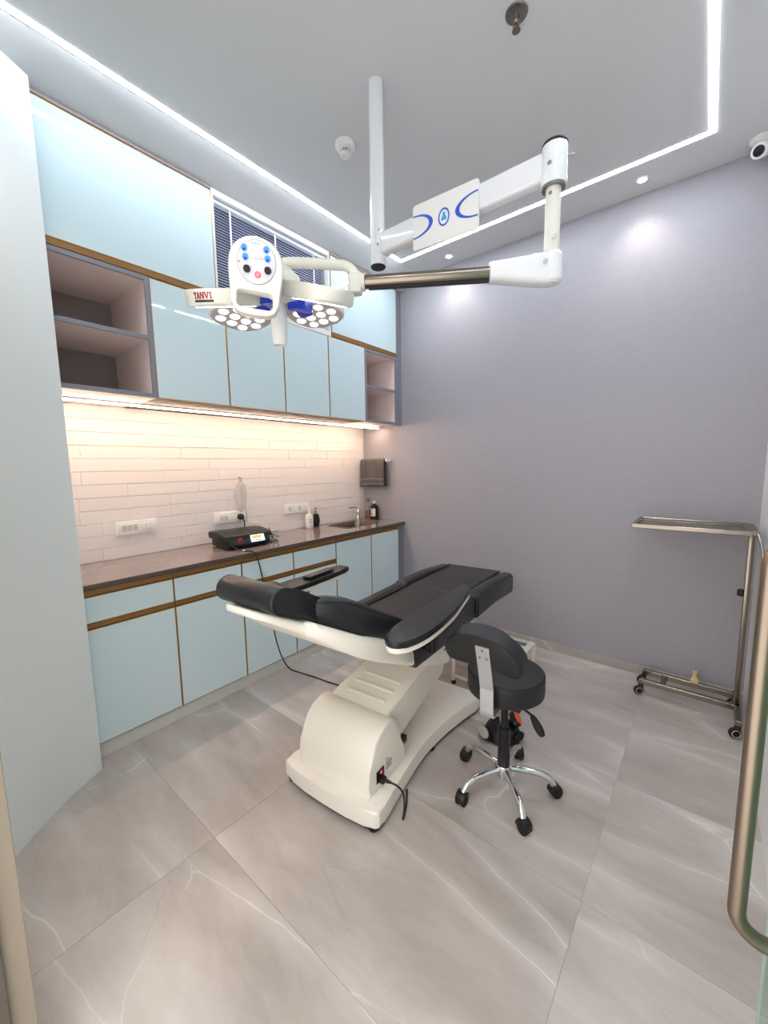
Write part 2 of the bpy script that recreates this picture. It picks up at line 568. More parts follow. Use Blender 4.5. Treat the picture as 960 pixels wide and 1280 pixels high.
# white painted bricks above the counter
random.seed(3)
z = 0.931
row = 0
H_ = 0.0789
while z < 1.87:
    y = 0.30 - (0.17 if row % 2 else 0.0) - random.uniform(0, 0.12)
    while y < YB - 0.01:
        L_ = random.uniform(0.36, 0.60)
        y1 = min(y + L_, YB - 0.001)
        if YB - y1 < 0.08: y1 = YB - 0.001
        if y1 > 0.3:
            zt = min(z + H_ - 0.0032, 1.874)
            t = nb()
            d = random.uniform(0.0060, 0.0072)
            box(t, (XL - 0.002, max(y, 0.2) + 0.0002, z), (XL + d, y1 - 0.0002, zt), 0.0014, 1)
            for v in t.verts:
                if v.co.x > XL + 0.001:
                    v.co += Vector((random.uniform(-0.0006, 0.0004), 0.0, random.uniform(-0.0012, 0.0012)))
            obj('brick', t, 'brick', wall_left, smooth=False)
        y = y1
    z += H_
    row += 1


# ------------------------------------------------------------------ fitted cabinets
def glass_door(parent, y0, y1, z0, z1, name='door'):
    """a back-painted glass front in a thin gold edge profile"""
    g = 0.0015
    bmd = box(nb(), (XF - 0.018, y0 + 0.0045, z0 + 0.0045), (XF - 0.001, y1 - 0.0045, z1 - 0.0045), 0.001, 1)
    d = obj(name, bmd, 'glass_blue', parent, smooth=False)
    bmf = nb()
    box(bmf, (XF - 0.02, y0 + g, z0 + g), (XF, y0 + 0.005, z1 - g))
    box(bmf, (XF - 0.02, y1 - 0.005, z0 + g), (XF, y1 - g, z1 - g))
    box(bmf, (XF - 0.02, y0 + 0.005, z0 + g), (XF, y1 - 0.005, z0 + 0.005))
    box(bmf, (XF - 0.02, y0 + 0.005, z1 - 0.005), (XF, y1 - 0.005, z1 - g))
    obj('edge_profile', bmf, 'gold', d, smooth=False)
    return d


def carcass(parent, y0, y1, z0, z1, m='carcass'):
    return obj('body', box(nb(), (XL + 0.013, y0 + 0.001, z0), (XF - 0.021, y1 - 0.001, z1)), m, parent, smooth=False)


low = [0.42, 0.947, 1.379, 1.803, 2.238, 2.683, 3.095]
names = ['leftmost base cabinet against the white pier, one drawer over a wide pale blue glass door',
         'second base cabinet from the pier, blue glass drawer over door, below the middle wall socket',
         'third base cabinet from the pier, half hidden by the headrest, drawer over blue glass door',
         'fourth base cabinet from the pier, blue glass drawer over a door behind the far armrest',
         'tall single-door base cabinet under the left half of the sink, no drawer',
         'single-door base cabinet at the far end of the counter against the grey back wall']
for i in range(6):
    y0, y1 = low[i], low[i + 1]
    t = thing('base_cabinet', names[i], 'cabinet', (XF, (y0 + y1) / 2, 0.083), 0, 'glass-fronted base cabinets under the counter')
    bmb = nb()
    if i < 4:
        box(bmb, (XL + 0.013, y0 + 0.001, 0.084), (XF - 0.021, y1 - 0.001, 0.911))
    else:   # hollow around the sink bowl
        box(bmb, (XL + 0.013, y0 + 0.001, 0.084), (XF - 0.021, y1 - 0.001, 0.72))
        box(bmb, (XF - 0.06, y0 + 0.001, 0.72), (XF - 0.021, y1 - 0.001, 0.911))
    obj('body', bmb, 'carcass', t, smooth=False)
    if i < 4:
        glass_door(t, y0, y1, 0.084, 0.700)
        glass_door(t, y0, y1, 0.729, 0.868, 'drawer')
        bmr = nb()
        box(bmr, (XF - 0.021, y0 + 0.001, 0.701), (XF - 0.004, y1 - 0.001, 0.728), 0.002, 1)
        obj('finger_rail', bmr, 'bronze', t, smooth=False)
    else:
        glass_door(t, y0, y1, 0.084, 0.868)
    bmr = nb()
    box(bmr, (XF - 0.021, y0 + 0.001, 0.870), (XF - 0.002, y1 - 0.001, 0.902), 0.002, 1)
    obj('top_rail', bmr, 'bronze', t, smooth=False)
    if i == 5:
        obj('filler_panel', box(nb(), (XF - 0.05, y1 + 0.001, 0.084), (XF - 0.012, YB - 0.002, 0.911)), 'laminate', t, smooth=False)

o = obj('plinth', box(nb(), (XF - 0.06, 0.42, 0.0005), (XF - 0.016, YB - 0.016, 0.082)), 'plinth', smooth=False)
tag(o, 'long pale plinth board under the base cabinets', 'plinth')

# counter slab with the sink hole
sx0, sx1, sy0, sy1 = -2.79, -2.50, 2.55, 2.97
bm = nb()
C0, C1, ZT0, ZT1 = XL + 0.012, XF + 0.008, 0.912, 0.930
box(bm, (C0, 0.42, ZT0), (C1, sy0, ZT1))
box(bm, (C0, sy1, ZT0), (C1, YB - 0.002, ZT1))
box(bm, (C0, sy0, ZT0), (sx0, sy1, ZT1))
box(bm, (sx1, sy0, ZT0), (C1, sy1, ZT1))
ct = obj('countertop', bm, 'quartz', smooth=False)
tag(ct, 'long polished brown-grey stone countertop along the white brick wall', 'countertop')
obj('front_edge', box(nb(), (C1, 0.42, ZT0 - 0.006), (C1 + 0.006, YB - 0.002, ZT1 - 0.0008), 0.0015, 1), 'quartz_edge', ct, smooth=False)

# sink
t = thing('sink', 'stainless steel undermount sink bowl let into the far end of the counter', 'sink', ((sx0 + sx1) / 2, (sy0 + sy1) / 2, 0.78))
cx, cy = (sx0 + sx1) / 2, (sy0 + sy1) / 2
bm = nb()
rings = []
for w, h, zz, rr in ((0.315, 0.445, 0.9315, 0.05), (0.315, 0.445, 0.933, 0.05), (0.285, 0.415, 0.933, 0.05), (0.278, 0.408, 0.925, 0.05), (0.265, 0.395, 0.80, 0.05), (0.22, 0.35, 0.785, 0.06), (0.05, 0.05, 0.782, 0.024)):
    rings.append([(cx + a, cy + b, zz) for a, b in rrect(w, h, rr, 5)])
loft(bm, rings, cap=False)
bm.faces.new([v for v in bm.verts][-len(rings[0]):])
obj('bowl', bm, 'steel', t)
bm = nb(); lathe(bm, [(0.0, 0.7835), (0.03, 0.7835), (0.034, 0.786), (0.036, 0.784)], (cx, cy, 0), 20)
obj('drain', bm, 'chrome', t)

# tap
t = thing('tap', 'small chrome lever tap behind the steel sink', 'tap', (-2.80, 3.005, 0.930))
bm = nb()
lathe(bm, [(0.026, 0.930), (0.026, 0.936), (0.018, 0.94), (0.017, 0.99), (0.021, 1.0), (0.021, 1.03), (0.012, 1.045), (0.0, 1.047)], (-2.80, 3.005, 0), 20)
obj('body', bm, 'chrome', t)
bm = nb(); tube(bm, spline([(-2.80, 3.005, 0.985), (-2.765, 2.97, 0.992), (-2.73, 2.925, 0.985), (-2.715, 2.905, 0.962)], 5), [0.012] * 15 + [0.013])
obj('spout', bm, 'chrome', t)
bm = nb(); tube(bm, spline([(-2.80, 3.005, 1.04), (-2.80, 2.98, 1.062), (-2.80, 2.92, 1.068), (-2.80, 2.86, 1.07)], 4), [0.007] * 12 + [0.009])
obj('lever', bm, 'chrome', t)

# upper row
up = [0.42, 0.944, 1.368, 1.794, 2.219, 2.643, 3.092]
Z0, Z1 = 1.877, 2.498


def open_shelf(parent, y0, y1, z0, z1, filler=False):
    w = 0.022
    bmF = nb()
    for a, b in (((XF - 0.012, y0, z0), (XF, y0 + w, z1)), ((XF - 0.012, y1 - w, z0), (XF, y1, z1)), ((XF - 0.012, y0 + w, z0), (XF, y1 - w, z0 + w)), ((XF - 0.012, y0 + w, z1 - w), (XF, y1 - w, z1))):
        box(bmF, a, b)
    obj('front_edge', bmF, 'laminate', parent, smooth=False)
    xb = XL + 0.013
    obj('side_panel', box(nb(), (xb, y0, z0), (XF - 0.012, y0 + w, z1)), 'laminate_lit', parent, smooth=False)
    obj('side_panel', box(nb(), (xb, y1 - w, z0), (XF - 0.012, y1, z1)), 'laminate_lit', parent, smooth=False)
    obj('bottom_panel', box(nb(), (xb, y0 + w, z0), (XF - 0.012, y1 - w, z0 + w)), 'laminate_lit', parent, smooth=False)
    obj('top_panel', box(nb(), (xb, y0 + w, z1 - w), (XF - 0.012, y1 - w, z1)), 'laminate_lit', parent, smooth=False)
    obj('back_panel', box(nb(), (xb, y0 + w, z0 + w), (xb + 0.012, y1 - w, z1 - w)), 'laminate_dark_shaded', parent, smooth=False)
    zm = (z0 + z1) / 2
    s = obj('shelf', box(nb(), (xb + 0.012, y0 + w, zm - 0.011), (XF - 0.012, y1 - w, zm + 0.011)), 'laminate_lit', parent, smooth=False)
    obj('shelf_edge', box(nb(), (XF - 0.0115, y0 + w, zm - 0.011), (XF - 0.001, y1 - w, zm + 0.011)), 'laminate', s, smooth=False)


t = thing('open_shelf_unit', 'wide open two-tier grey shelf unit beside the white pier', 'shelf', (XF, 0.68, Z0))
open_shelf(t, up[0], up[1], Z0, Z1)
names = ['wall cabinet with pale blue glass door directly right of the wide open shelf unit',
         'second blue glass wall cabinet from the wide open shelf, below the blind',
         'third blue glass wall cabinet from the wide open shelf, below the blind',
         'last blue glass wall cabinet, directly left of the narrow open shelf unit']
for i in range(4):
    t = thing('wall_cabinet', names[i], 'cabinet', (XF, (up[i + 1] + up[i + 2]) / 2, Z0), 0, 'single-door blue glass wall cabinets over the counter')
    carcass(t, up[i + 1], up[i + 2], Z0, Z1)
    glass_door(t, up[i + 1], up[i + 2], Z0, Z1)
t = thing('open_shelf_unit', 'narrow open two-tier grey shelf unit in the corner by the grey back wall', 'shelf', (XF, 2.87, Z0))
open_shelf(t, up[5], up[6], Z0, Z1)
obj('filler_panel', box(nb(), (XF - 0.06, up[6] + 0.001, Z0), (XF - 0.02, YB - 0.001, Z1)), 'laminate', t, smooth=False)


def loft_cabinet(label, y0, y1, fill=False):
    t = thing('loft_cabinet', label, 'cabinet', (XF, (y0 + y1) / 2, 2.5))
    carcass(t, y0, y1, 2.5, 3.108)
    glass_door(t, y0, y1, 2.532, 3.100)
    obj('bottom_rail', box(nb(), (XF - 0.021, y0, 2.500), (XF + 0.002, y1, 2.531), 0.002, 1), 'bronze', t, smooth=False)
    obj('top_trim', box(nb(), (XF - 0.03, y0, 3.102), (XF + 0.003, y1, 3.118), 0.001, 1), 'laminate_dark_shaded', t, smooth=False)
    if fill:
        obj('filler_panel', box(nb(), (XF - 0.06, y1 + 0.001, 2.5), (XF - 0.02, YB - 0.001, 3.108)), 'laminate', t, smooth=False)


loft_cabinet('large pale blue glass loft cabinet left of the blind, above the wide open shelves', 0.42, 1.322)
loft_cabinet('pale blue glass loft cabinet right of the blind, in the corner by the grey wall', 2.262, 3.092, True)

# window between the loft cabinets, with its blind
wy0, wy1, wz0, wz1 = 1.324, 2.260, 2.500, 3.119
bm = nb()
box(bm, (XF - 0.09, wy0, wz0), (XF - 0.005, wy0 + 0.014, wz1))
box(bm, (XF - 0.09, wy1 - 0.014, wz0), (XF - 0.005, wy1, wz1))
box(bm, (XF - 0.09, wy0 + 0.014, wz0), (XF - 0.005, wy1 - 0.014, wz0 + 0.035))
box(bm, (XF - 0.09, wy0 + 0.014, 3.085), (XF - 0.005, wy1 - 0.014, wz1))
win = struct('window_1', bm, 'white_paint')
obj('pane', box(nb(), (XF - 0.11, wy0, wz0), (XF - 0.092, wy1, wz1)), 'dark_pane', win, smooth=False)
t = thing('venetian_blind', 'white slatted blind in the window between the two loft cabinets', 'blind', (XF - 0.05, (wy0 + wy1) / 2, 2.536))
obj('head_rail', box(nb(), (XF - 0.07, wy0 + 0.017, 3.062), (XF - 0.03, wy1 - 0.017, 3.084), 0.002), 'slat', t, smooth=False)
sm = None
nsl = 31
for k in range(nsl):
    zz = 2.562 + k * (3.052 - 2.562) / (nsl - 1)
    if sm is None:
        b_ = nb()
        L2 = (wy1 - wy0) / 2 - 0.018
        pr = [(-0.0085, -0.0060), (0.0, 0.0012), (0.0085, 0.0062), (0.0085, 0.0053), (0.0, 0.0003), (-0.0085, -0.0069)]
        prism(b_, [(-q[0], q[1]) for q in pr], ((0, -L2, 0), (1, 0, 0), (0, 0, 1), (0, 1, 0)), 2 * L2)
        s = obj('slat', b_, 'slat', t, local=True, smooth=True)
        sm = s
    else:
        s = sm.copy(); COL.objects.link(s)
    s.location = (0, 0, zz - 2.536)
obj('bottom_rail', box(nb(), (XF - 0.063, wy0 + 0.017, 2.537), (XF - 0.037, wy1 - 0.017, 2.552), 0.002), 'slat', t, smooth=False)
for yy in (1.46, 1.79, 2.13):
    b_ = nb(); box(b_, (XF - 0.0375, yy - 0.006, 2.54), (XF - 0.0365, yy + 0.006, 3.07))
    obj('ladder_tape', b_, 'slat', t, smooth=False)

# warm strip under the wall cabinets
t = thing('under_cabinet_light', 'warm LED strip light under the wall cabinets above the brick splashback', 'light', (-2.63, 1.8, 1.86))
obj('profile', box(nb(), (-2.645, 0.42, 1.868), (-2.615, 3.15, 1.8765)), 'white_plastic', t, smooth=False)
obj('diffuser', box(nb(), (-2.641, 0.43, 1.860), (-2.619, 3.14, 1.8675), 0.003, 2), 'led_warm', t)

# ------------------------------------------------------------------ ceiling fittings
t = thing('ceiling_strip_light', 'cool white LED strip let into the ceiling as a large rectangle', 'light', (-1.1, 1.5, ZC - 0.006))
LX0, LX1, LY0, LY1, LW = -2.108, -0.092, 0.16, 2.852, 0.014
for a, b in (((LX0 - LW, LY0, ZC - 0.0016), (LX0 + LW, LY1 - LW, ZC - 0.0004)), ((LX1 - LW, LY0, ZC - 0.0016), (LX1 + LW, LY1 - LW, ZC - 0.0004)), ((LX0 - LW, LY1 - LW, ZC - 0.0016), (LX1 + LW, LY1 + LW, ZC - 0.0004))):
    obj('diffuser', box(nb(), a, b), 'led', t, smooth=False)


def downlight(x, y, label, watts=SPOT_W, col=(1.0, 0.90, 0.82)):
    t = thing('downlight', label, 'light', (x, y, ZC - 0.004), 0, 'recessed round ceiling spots')
    b_ = nb(); lathe(b_, [(0.024, -0.0005), (0.024, -0.004), (0.034, -0.004), (0.038, -0.0005)], (x, y, ZC), 28)
    obj('rim', b_, 'white_plastic', t)
    b_ = nb(); lathe(b_, [(0.0, -0.0055), (0.022, -0.0055), (0.024, -0.004)], (x, y, ZC), 24)
    obj('lens', b_, 'lamp_disc', t)
    s = spot('downlight_beam', (x, y, ZC - 0.02), watts, col, angle=2.0, blend=1.0)
    s.parent = t
    s.matrix_parent_inverse = W[t].inverted()
    return t


downlight(-0.42, 3.03, 'small round recessed ceiling spot above the right part of the grey wall', 8.0)
downlight(-1.76, 3.044, 'small round recessed ceiling spot above the left part of the grey wall', 10.0)
downlight(-0.42, 0.30, 'small round recessed ceiling spot above the doorway end, right of two')
downlight(-1.76, 0.30, 'small round recessed ceiling spot above the doorway end, left of two')

# smoke detector
t = thing('smoke_detector', 'small white dome smoke detector on the ceiling beside the lamp column', 'smoke detector', (-1.60, 1.68, ZC))
bm = nb(); lathe(bm, [(0.0, -0.0005), (0.052, -0.0005), (0.054, -0.012), (0.046, -0.03), (0.030, -0.034)], (-1.60, 1.68, ZC), 28)
obj('base', bm, 'white_plastic', t)
bm = nb(); lathe(bm, [(0.024, -0.034), (0.024, -0.05)], (-1.60, 1.68, ZC), 24)
obj('chamber', bm, 'black', t)
bm = nb(); lathe(bm, [(0.0, -0.049), (0.028, -0.049), (0.029, -0.056), (0.024, -0.062), (0.0, -0.063)], (-1.60, 1.68, ZC), 28)
obj('cap', bm, 'white_plastic', t)
bm = nb()
for k in range(14):
    a = 2 * PI * k / 14
    obox(bm, (-1.60 + 0.0262 * math.cos(a), 1.68 + 0.0262 * math.sin(a), ZC - 0.042), (math.cos(a), math.sin(a), 0), (-math.sin(a), math.cos(a), 0), (0, 0, 1), 0.003, 0.0028, 0.009)
obj('grille', bm, 'white_plastic', t, smooth=False)

# sprinkler
px, py = -0.672, 1.66
t = thing('sprinkler_head', 'silver fire sprinkler head with round plate on the ceiling', 'sprinkler', (px, py, ZC))
bm = nb(); lathe(bm, [(0.0, -0.0005), (0.042, -0.0005), (0.040, -0.006), (0.018, -0.009), (0.0, -0.009)], (px, py, ZC), 28)
obj('escutcheon', bm, 'steel_dark', t)
bm = nb()
lathe(bm, [(0.011, -0.009), (0.011, -0.028), (0.008, -0.030), (0.006, -0.034), (0.0, -0.034)], (px, py, ZC), 16)
tube(bm, [(px - 0.009, py, ZC - 0.03), (px - 0.011, py, ZC - 0.045), (px - 0.003, py, ZC - 0.058)], 0.0028, 8)
tube(bm, [(px + 0.009, py, ZC - 0.03), (px + 0.011, py, ZC - 0.045), (px + 0.003, py, ZC - 0.058)], 0.0028, 8)
obj('frame_arms', bm, 'steel_dark', t)
bm = nb(); tube(bm, [(px, py, ZC - 0.033), (px, py, ZC - 0.055)], 0.0035, 8)
obj('bulb', bm, 'red_print', t)
bm = nb(); lathe(bm, [(0.0, -0.057), (0.015, -0.057), (0.016, -0.060), (0.0, -0.061)], (px, py, ZC), 16)
obj('deflector', bm, 'steel_dark', t)

# CCTV camera
cxx, cyy = 0.11, 3.08
t = thing('security_camera', 'white security camera with dark lens in the ceiling corner above the grey wall', 'camera', (cxx, cyy, ZC))
bm = nb(); lathe(bm, [(0.0, -0.0005), (0.05, -0.0005), (0.05, -0.012), (0.034, -0.022), (0.022, -0.024), (0.0, -0.024)], (cxx, cyy, ZC), 24)
obj('base', bm, 'white_plastic', t)
ax = Vector((-0.38, -0.80, -0.46)).normalized()
c0 = Vector((cxx + 0.01, cyy + 0.01, ZC - 0.05))
bm = nb(); lathe(bm, [(0.0, -0.07), (0.026, -0.066), (0.036, -0.045), (0.038, 0.03), (0.037, 0.045), (0.030, 0.050), (0.0, 0.050)], c0, 24, ax)
obj('housing', bm, 'white_plastic', t)
bm = nb(); lathe(bm, [(0.0, 0.046), (0.025, 0.050), (0.025, 0.053), (0.020, 0.054), (0.0, 0.056)], c0, 24, ax)
obj('lens', bm, 'black', t)

# ------------------------------------------------------------------ surgical light
PX, PY = -1.258, 1.525
EX, EY, EZ = -0.472, 1.522, 2.50
t = thing('surgical_light', 'white ceiling-hung surgical light with four lit petals on a jointed arm', 'surgical light', (PX, PY, ZC))
SL = t
bm = nb(); lathe(bm, [(0.033, 2.535), (0.033, ZC - 0.0005)], (PX, PY, 0), 28)
obj('column', bm, 'white_gloss', t)
bm = nb(); lathe(bm, [(0.036, 2.42), (0.037, 2.424), (0.037, 2.536), (0.034, 2.54)], (PX, PY, 0), 28)
sl = obj('sleeve', bm, 'white_gloss', t)
bm = nb(); lathe(bm, [(0.0, 2.414), (0.032, 2.414), (0.035, 2.418), (0.035, 2.4225)], (PX, PY, 0), 28)
obj('end_cap', bm, 'black', sl)
for q, zz in (((0.6, -0.8), 2.50), ((0.75, -0.66), 2.562)):
    bm = nb(); lathe(bm, [(0.0, 0.040), (0.005, 0.040), (0.006, 0.036), (0.006, 0.02)], (PX, PY, zz), 10, (q[0], q[1], 0))
    obj('screw', bm, 'chrome', sl)
# horizontal beam
bm = nb(); box(bm, (PX + 0.03, PY - 0.026, 2.457), (EX - 0.03, PY + 0.026, 2.551), 0.012, 3)
beam = obj('beam', bm, 'white_gloss', t)
# sign board on the beam
bm = nb()
prism(bm, rrect(0.302, 0.178, 0.014, 4), ((-0.885, 1.490, 2.482), (1, 0, -0.045), (0, 0, 1), (0, 1, 0)), 0.007, 0.0015, 1)
sg = obj('sign_board', bm, 'white_plastic', t)
U, V = Vector((1, 0, -0.045)), Vector((0, 0, 1))
fo = Vector((-0.885, 1.4893, 2.482))
fr = (fo, U, V, Vector((0, 1, 0)))
bm = nb()
annulus(bm, ellipse(0.026, 0.034, 28), ellipse(0.020, 0.027, 28), fr, 0.0006)
for sgn in (-1, 1):
    # crescent sweeping in from the board's edge
    out, inn = [], []
    for k in range(25):
        a = PI / 2 + PI * k / 24
        out.append((0.149 + 0.098 * math.cos(a), 0.002 + 0.046 * math.sin(a)))
        inn.append((0.149 + 0.079 * math.cos(a), 0.002 + 0.040 * math.sin(a)))
    poly = out + inn[::-1]
    vs = [bm.verts.new(fo + U * (sgn * u) + V * v) for u, v in poly]
    n = 25
    for k in range(24):
        bm.faces.new((vs[k], vs[k + 1], vs[2 * n - 2 - k], vs[2 * n - 1 - k]))
obj('swoosh_print', bm, 'logo_blue', sg, smooth=False)
bm = nb()
for a0 in (0, 2.09, 4.18):
    prism(bm, ellipse(0.0065, 0.009, 14, (0.007 * math.sin(a0), 0.010 * math.cos(a0))), fr, 0.0005)
obj('emblem_print', bm, 'logo_cyan', sg, smooth=False)
# elbow
bm = nb(); lathe(bm, [(0.041, 2.435), (0.042, 2.438), (0.042, 2.556), (0.040, 2.56)], (EX, EY, 0), 28)
el = obj('elbow', bm, 'white_gloss', t)
bm = nb(); lathe(bm, [(0.0, 2.558), (0.042, 2.558), (0.043, 2.562), (0.040, 2.568), (0.0, 2.569)], (EX, EY, 0), 28)
obj('top_cap', bm, 'black', el)
bm = nb(); lathe(bm, [(0.028, 2.428), (0.038, 2.428), (0.038, 2.436), (0.028, 2.436)], (EX, EY, 0), 28)
obj('lower_ring', bm, 'steel_dark', el)
bm = nb()
lathe(bm, [(0.0, 0.046), (0.007, 0.046), (0.008, 0.042), (0.008, 0.03)], (EX, EY, 2.49), 12, (-0.05, -1, 0))
obj('screw', bm, 'chrome', el)
bm = nb(); lathe(bm, [(0.0, 0.062), (0.006, 0.062), (0.006, 0.054), (0.003, 0.052), (0.003, 0.03)], (EX, EY, 2.525), 10, (0.95, 0.3, 0))
obj('screw', bm, 'chrome', el)
bm = nb(); lathe(bm, [(0.025, 2.20), (0.025, 2.43)], (EX, EY, 0), 24)
dp = obj('drop_post', bm, 'cream_gloss', t)
bm = nb()
lathe(bm, [(0.0, 0.029), (0.006, 0.029), (0.006, 0.02)], (EX, EY, 2.405), 10, (-0.05, -1, 0))
obj('screw', bm, 'chrome', dp)
bm = nb(); lathe(bm, [(0.0, 0.036), (0.006, 0.036), (0.006, 0.02)], (EX, EY, 2.262), 10, (0.5, -0.87, 0))
obj('screw', bm, 'chrome', dp)
# spring arm
TX, TY, TZ = -1.027, 1.161, 2.168
dA = Vector((TX - EX, TY - EY, 0)).normalized()
nA = Vector((-dA.y, dA.x, 0))
K = Vector((EX, EY, 2.17))
kup = Vector((0, 0, 1))
bm = nb()
lathe(bm, [(0.0, 2.12), (0.026, 2.12), (0.036, 2.128), (0.038, 2.14), (0.038, 2.205), (0.034, 2.218), (0.027, 2.225), (0.0, 2.225)], (EX, EY, 0), 28)
obj('knuckle', bm, 'white_gloss', t)
rings = []
for s, h, w, dz in ((0.0, 0.100, 0.060, -0.002), (0.03, 0.100, 0.066, -0.002), (0.10, 0.088, 0.066, 0.0), (0.19, 0.066, 0.064, 0.002), (0.210, 0.064, 0.062, 0.002), (0.212, 0.058, 0.056, 0.002)):
    c = K + dA * s + kup * dz
    rings.append([c + nA * a + kup * b for a, b in rrect(w, h, 0.018, 4)])
bm = nb(); loft(bm, rings)
cv = obj('arm_cover', bm, 'white_gloss', t)
bm = nb(); lathe(bm, [(0.0, 0.040), (0.008, 0.040), (0.008, 0.034), (0.004, 0.03)], K + dA * 0.03 + kup * 0.012, 12, nA if nA.y < 0 else -nA)
obj('screw', bm, 'chrome', cv)
bm = nb(); tube(bm, [K + dA * 0.20, Vector((TX, TY, TZ)) - dA * -0.0], 0.0235, 24)
obj('spring_tube', bm, 'steel', t)
bm = nb()
m_ = K + dA * 0.42 - kup * 0.022
obox(bm, m_, dA, nA, kup, 0.225, 0.010, 0.006)
obj('tube_slot', bm, 'black', t, smooth=False)
bm = nb()
E0 = Vector((TX, TY, TZ))
tube(bm, [E0 - dA * 0.004, E0 + dA * 0.012], 0.030, 24)
obox(bm, E0 + dA * 0.032 - kup * 0.006, dA, nA, kup, 0.024, 0.024, 0.036, 0.010, 3)
obj('end_socket', bm, 'cream_gloss', t)
# bent tube to the head
HUB = Vector((-1.222, 0.925, 2.115))
b0 = E0 + dA * 0.034
arm = spline([b0 + kup * -0.02, b0 + kup * 0.012, b0 + kup * 0.036 + Vector((-0.004, -0.003, 0)), b0 + kup * 0.056 + Vector((-0.022, -0.018, 0)), b0 + kup * 0.062 + Vector((-0.05, -0.042, 0)), Vector((-1.20, 0.975, 2.222)), Vector((-1.25, 0.915, 2.205))], 6)
bm = nb(); tube(bm, arm, 0.0185, 18)
obj('yoke_tube', bm, 'cream_gloss', t)

# head: local axes  ru = image-right, tv = towards the doorway
tv = Vector((-HUB.x, -HUB.y, 0)).normalized()
ru = Vector((-tv.y, tv.x, 0))
bm = nb()
lathe(bm, [(0.0, 0.075), (0.05, 0.07), (0.075, 0.045), (0.08, 0.0), (0.07, -0.03), (0.045, -0.045), (0.0, -0.048)], HUB, 28)
obj('hub', bm, 'cream_gloss', t)
bm = nb(); lathe(bm, [(0.030, 0.0), (0.027, -0.13), (0.024, -0.168), (0.021, -0.172), (0.019, -0.168), (0.022, -0.12)], HUB + ru * -0.004 + kup * -0.012, 24)
obj('sterile_handle', bm, 'white_plastic', t)


def petal(center, out_dir, dip, tilt):
    """center of the petal, horizontal radial direction, tilt = outer edge dipping (rad)"""
    od = Vector(out_dir).normalized()
    sd = Vector((0, 0, 1)).cross(od)
    dn = (dip * -math.sin(tilt) + Vector((0, 0, -1)) * math.cos(tilt)).normalized()   # underside normal
    ra = (od - dn * od.dot(dn)).normalized()
    sd = ra.cross(dn).normalized()
    # outline: rounded fan, wider at the outside
    raw = [(-0.120, 0.045), (-0.120, -0.045), (-0.055, -0.095), (0.03, -0.110), (0.098, -0.080), (0.115, 0.0), (0.098, 0.080), (0.03, 0.110), (-0.055, 0.095)]
    P = [Vector((a, b, 0)) for a, b in raw]
    pts = [(v.x, v.y) for v in spline(P + [P[0]], 4)[:-1]]
    b_ = nb()
    prism(b_, pts, (Vector(center), ra, sd, -dn), 0.046, 0.010, 3)
    p = obj('petal', b_, 'cream_gloss', SL)
    b_ = nb()
    prism(b_, [(a * 0.93, b * 0.93) for a, b in pts], (Vector(center) + dn * 0.001, ra, sd, -dn), 0.004)
    obj('lens_plate', b_, 'lens_plate', p, smooth=False)
    spots = [(-0.078, 0.0), (-0.032, -0.050), (-0.032, 0.0), (-0.032, 0.050), (0.018, -0.075), (0.018, -0.025), (0.018, 0.025), (0.018, 0.075), (0.068, -0.050), (0.068, 0.0), (0.068, 0.050)]
    for a, b in spots:
        b_ = nb()
        lathe(b_, [(0.0, 0.004), (0.0165, 0.004), (0.0185, 0.0015), (0.0185, 0.0)], Vector(center) + ra * a + sd * b + dn * 0.001, 16, dn)
        obj('lens', b_, 'lens', p)
    return p, ra, sd, dn


def at_px(dx, dy_tv, z):
    return HUB + ru * dx + tv * dy_tv + Vector((0, 0, z - HUB.z))


specs = [(-0.162, 0.095, 2.020, 0.36), (0.128, 0.080, 2.062, 0.37), (-0.135, -0.135, 2.066, -0.12), (0.128, -0.140, 2.098, -0.12)]
PET = []
for k, (dx, dt, zz, tl) in enumerate(specs):
    od = ru * dx + tv * dt
    PET.append(petal(at_px(dx, dt, zz), od, (tv + ru * (0.25 if dx > 0 else -0.25) * (1 if tl > 0 else -1)).normalized(), tl))
# blue clips between hub and petals
for dx, dt, zz in ((-0.035, 0.105, 2.040), (0.060, 0.030, 2.060), (-0.060, -0.060, 2.072), (0.070, -0.065, 2.090)):
    od = (ru * dx + tv * dt).normalized()
    sd = kup.cross(od)
    c = at_px(dx, dt, zz)
    rings = []
    for s, h, w in ((-0.03, 0.022, 0.03), (0.0, 0.026, 0.034), (0.02, 0.040, 0.05), (0.042, 0.044, 0.056)):
        rings.append([c + od * s + sd * a + kup * b for a, b in rrect(w, h, 0.006, 2)])
    b_ = nb(); loft(b_, rings)
    obj('blue_clip', b_, 'blue', t, angle=0.4)

# control panel with grab loop, facing the doorway
pc = Vector((-1.115, 0.772, 2.128))
pn = Vector((0.79, -0.585, -0.10)).normalized()
pr_ = kup.cross(pn).normalized()
pu = pn.cross(pr_)
# roll the panel a little
rl = math.radians(5.0)
pr2 = pr_ * math.cos(rl) - pu * math.sin(rl)
pu2 = pu * math.cos(rl) + pr_ * math.sin(rl)
if pr2.dot(ru) < 0: pr2 = -pr2
N_ = 40
outer, inner = [], []
body = []
for k in range(N_):
    a = PI * k / (N_ // 2)
    body.append((0.082 * math.cos(a), 0.090 * math.sin(a)))
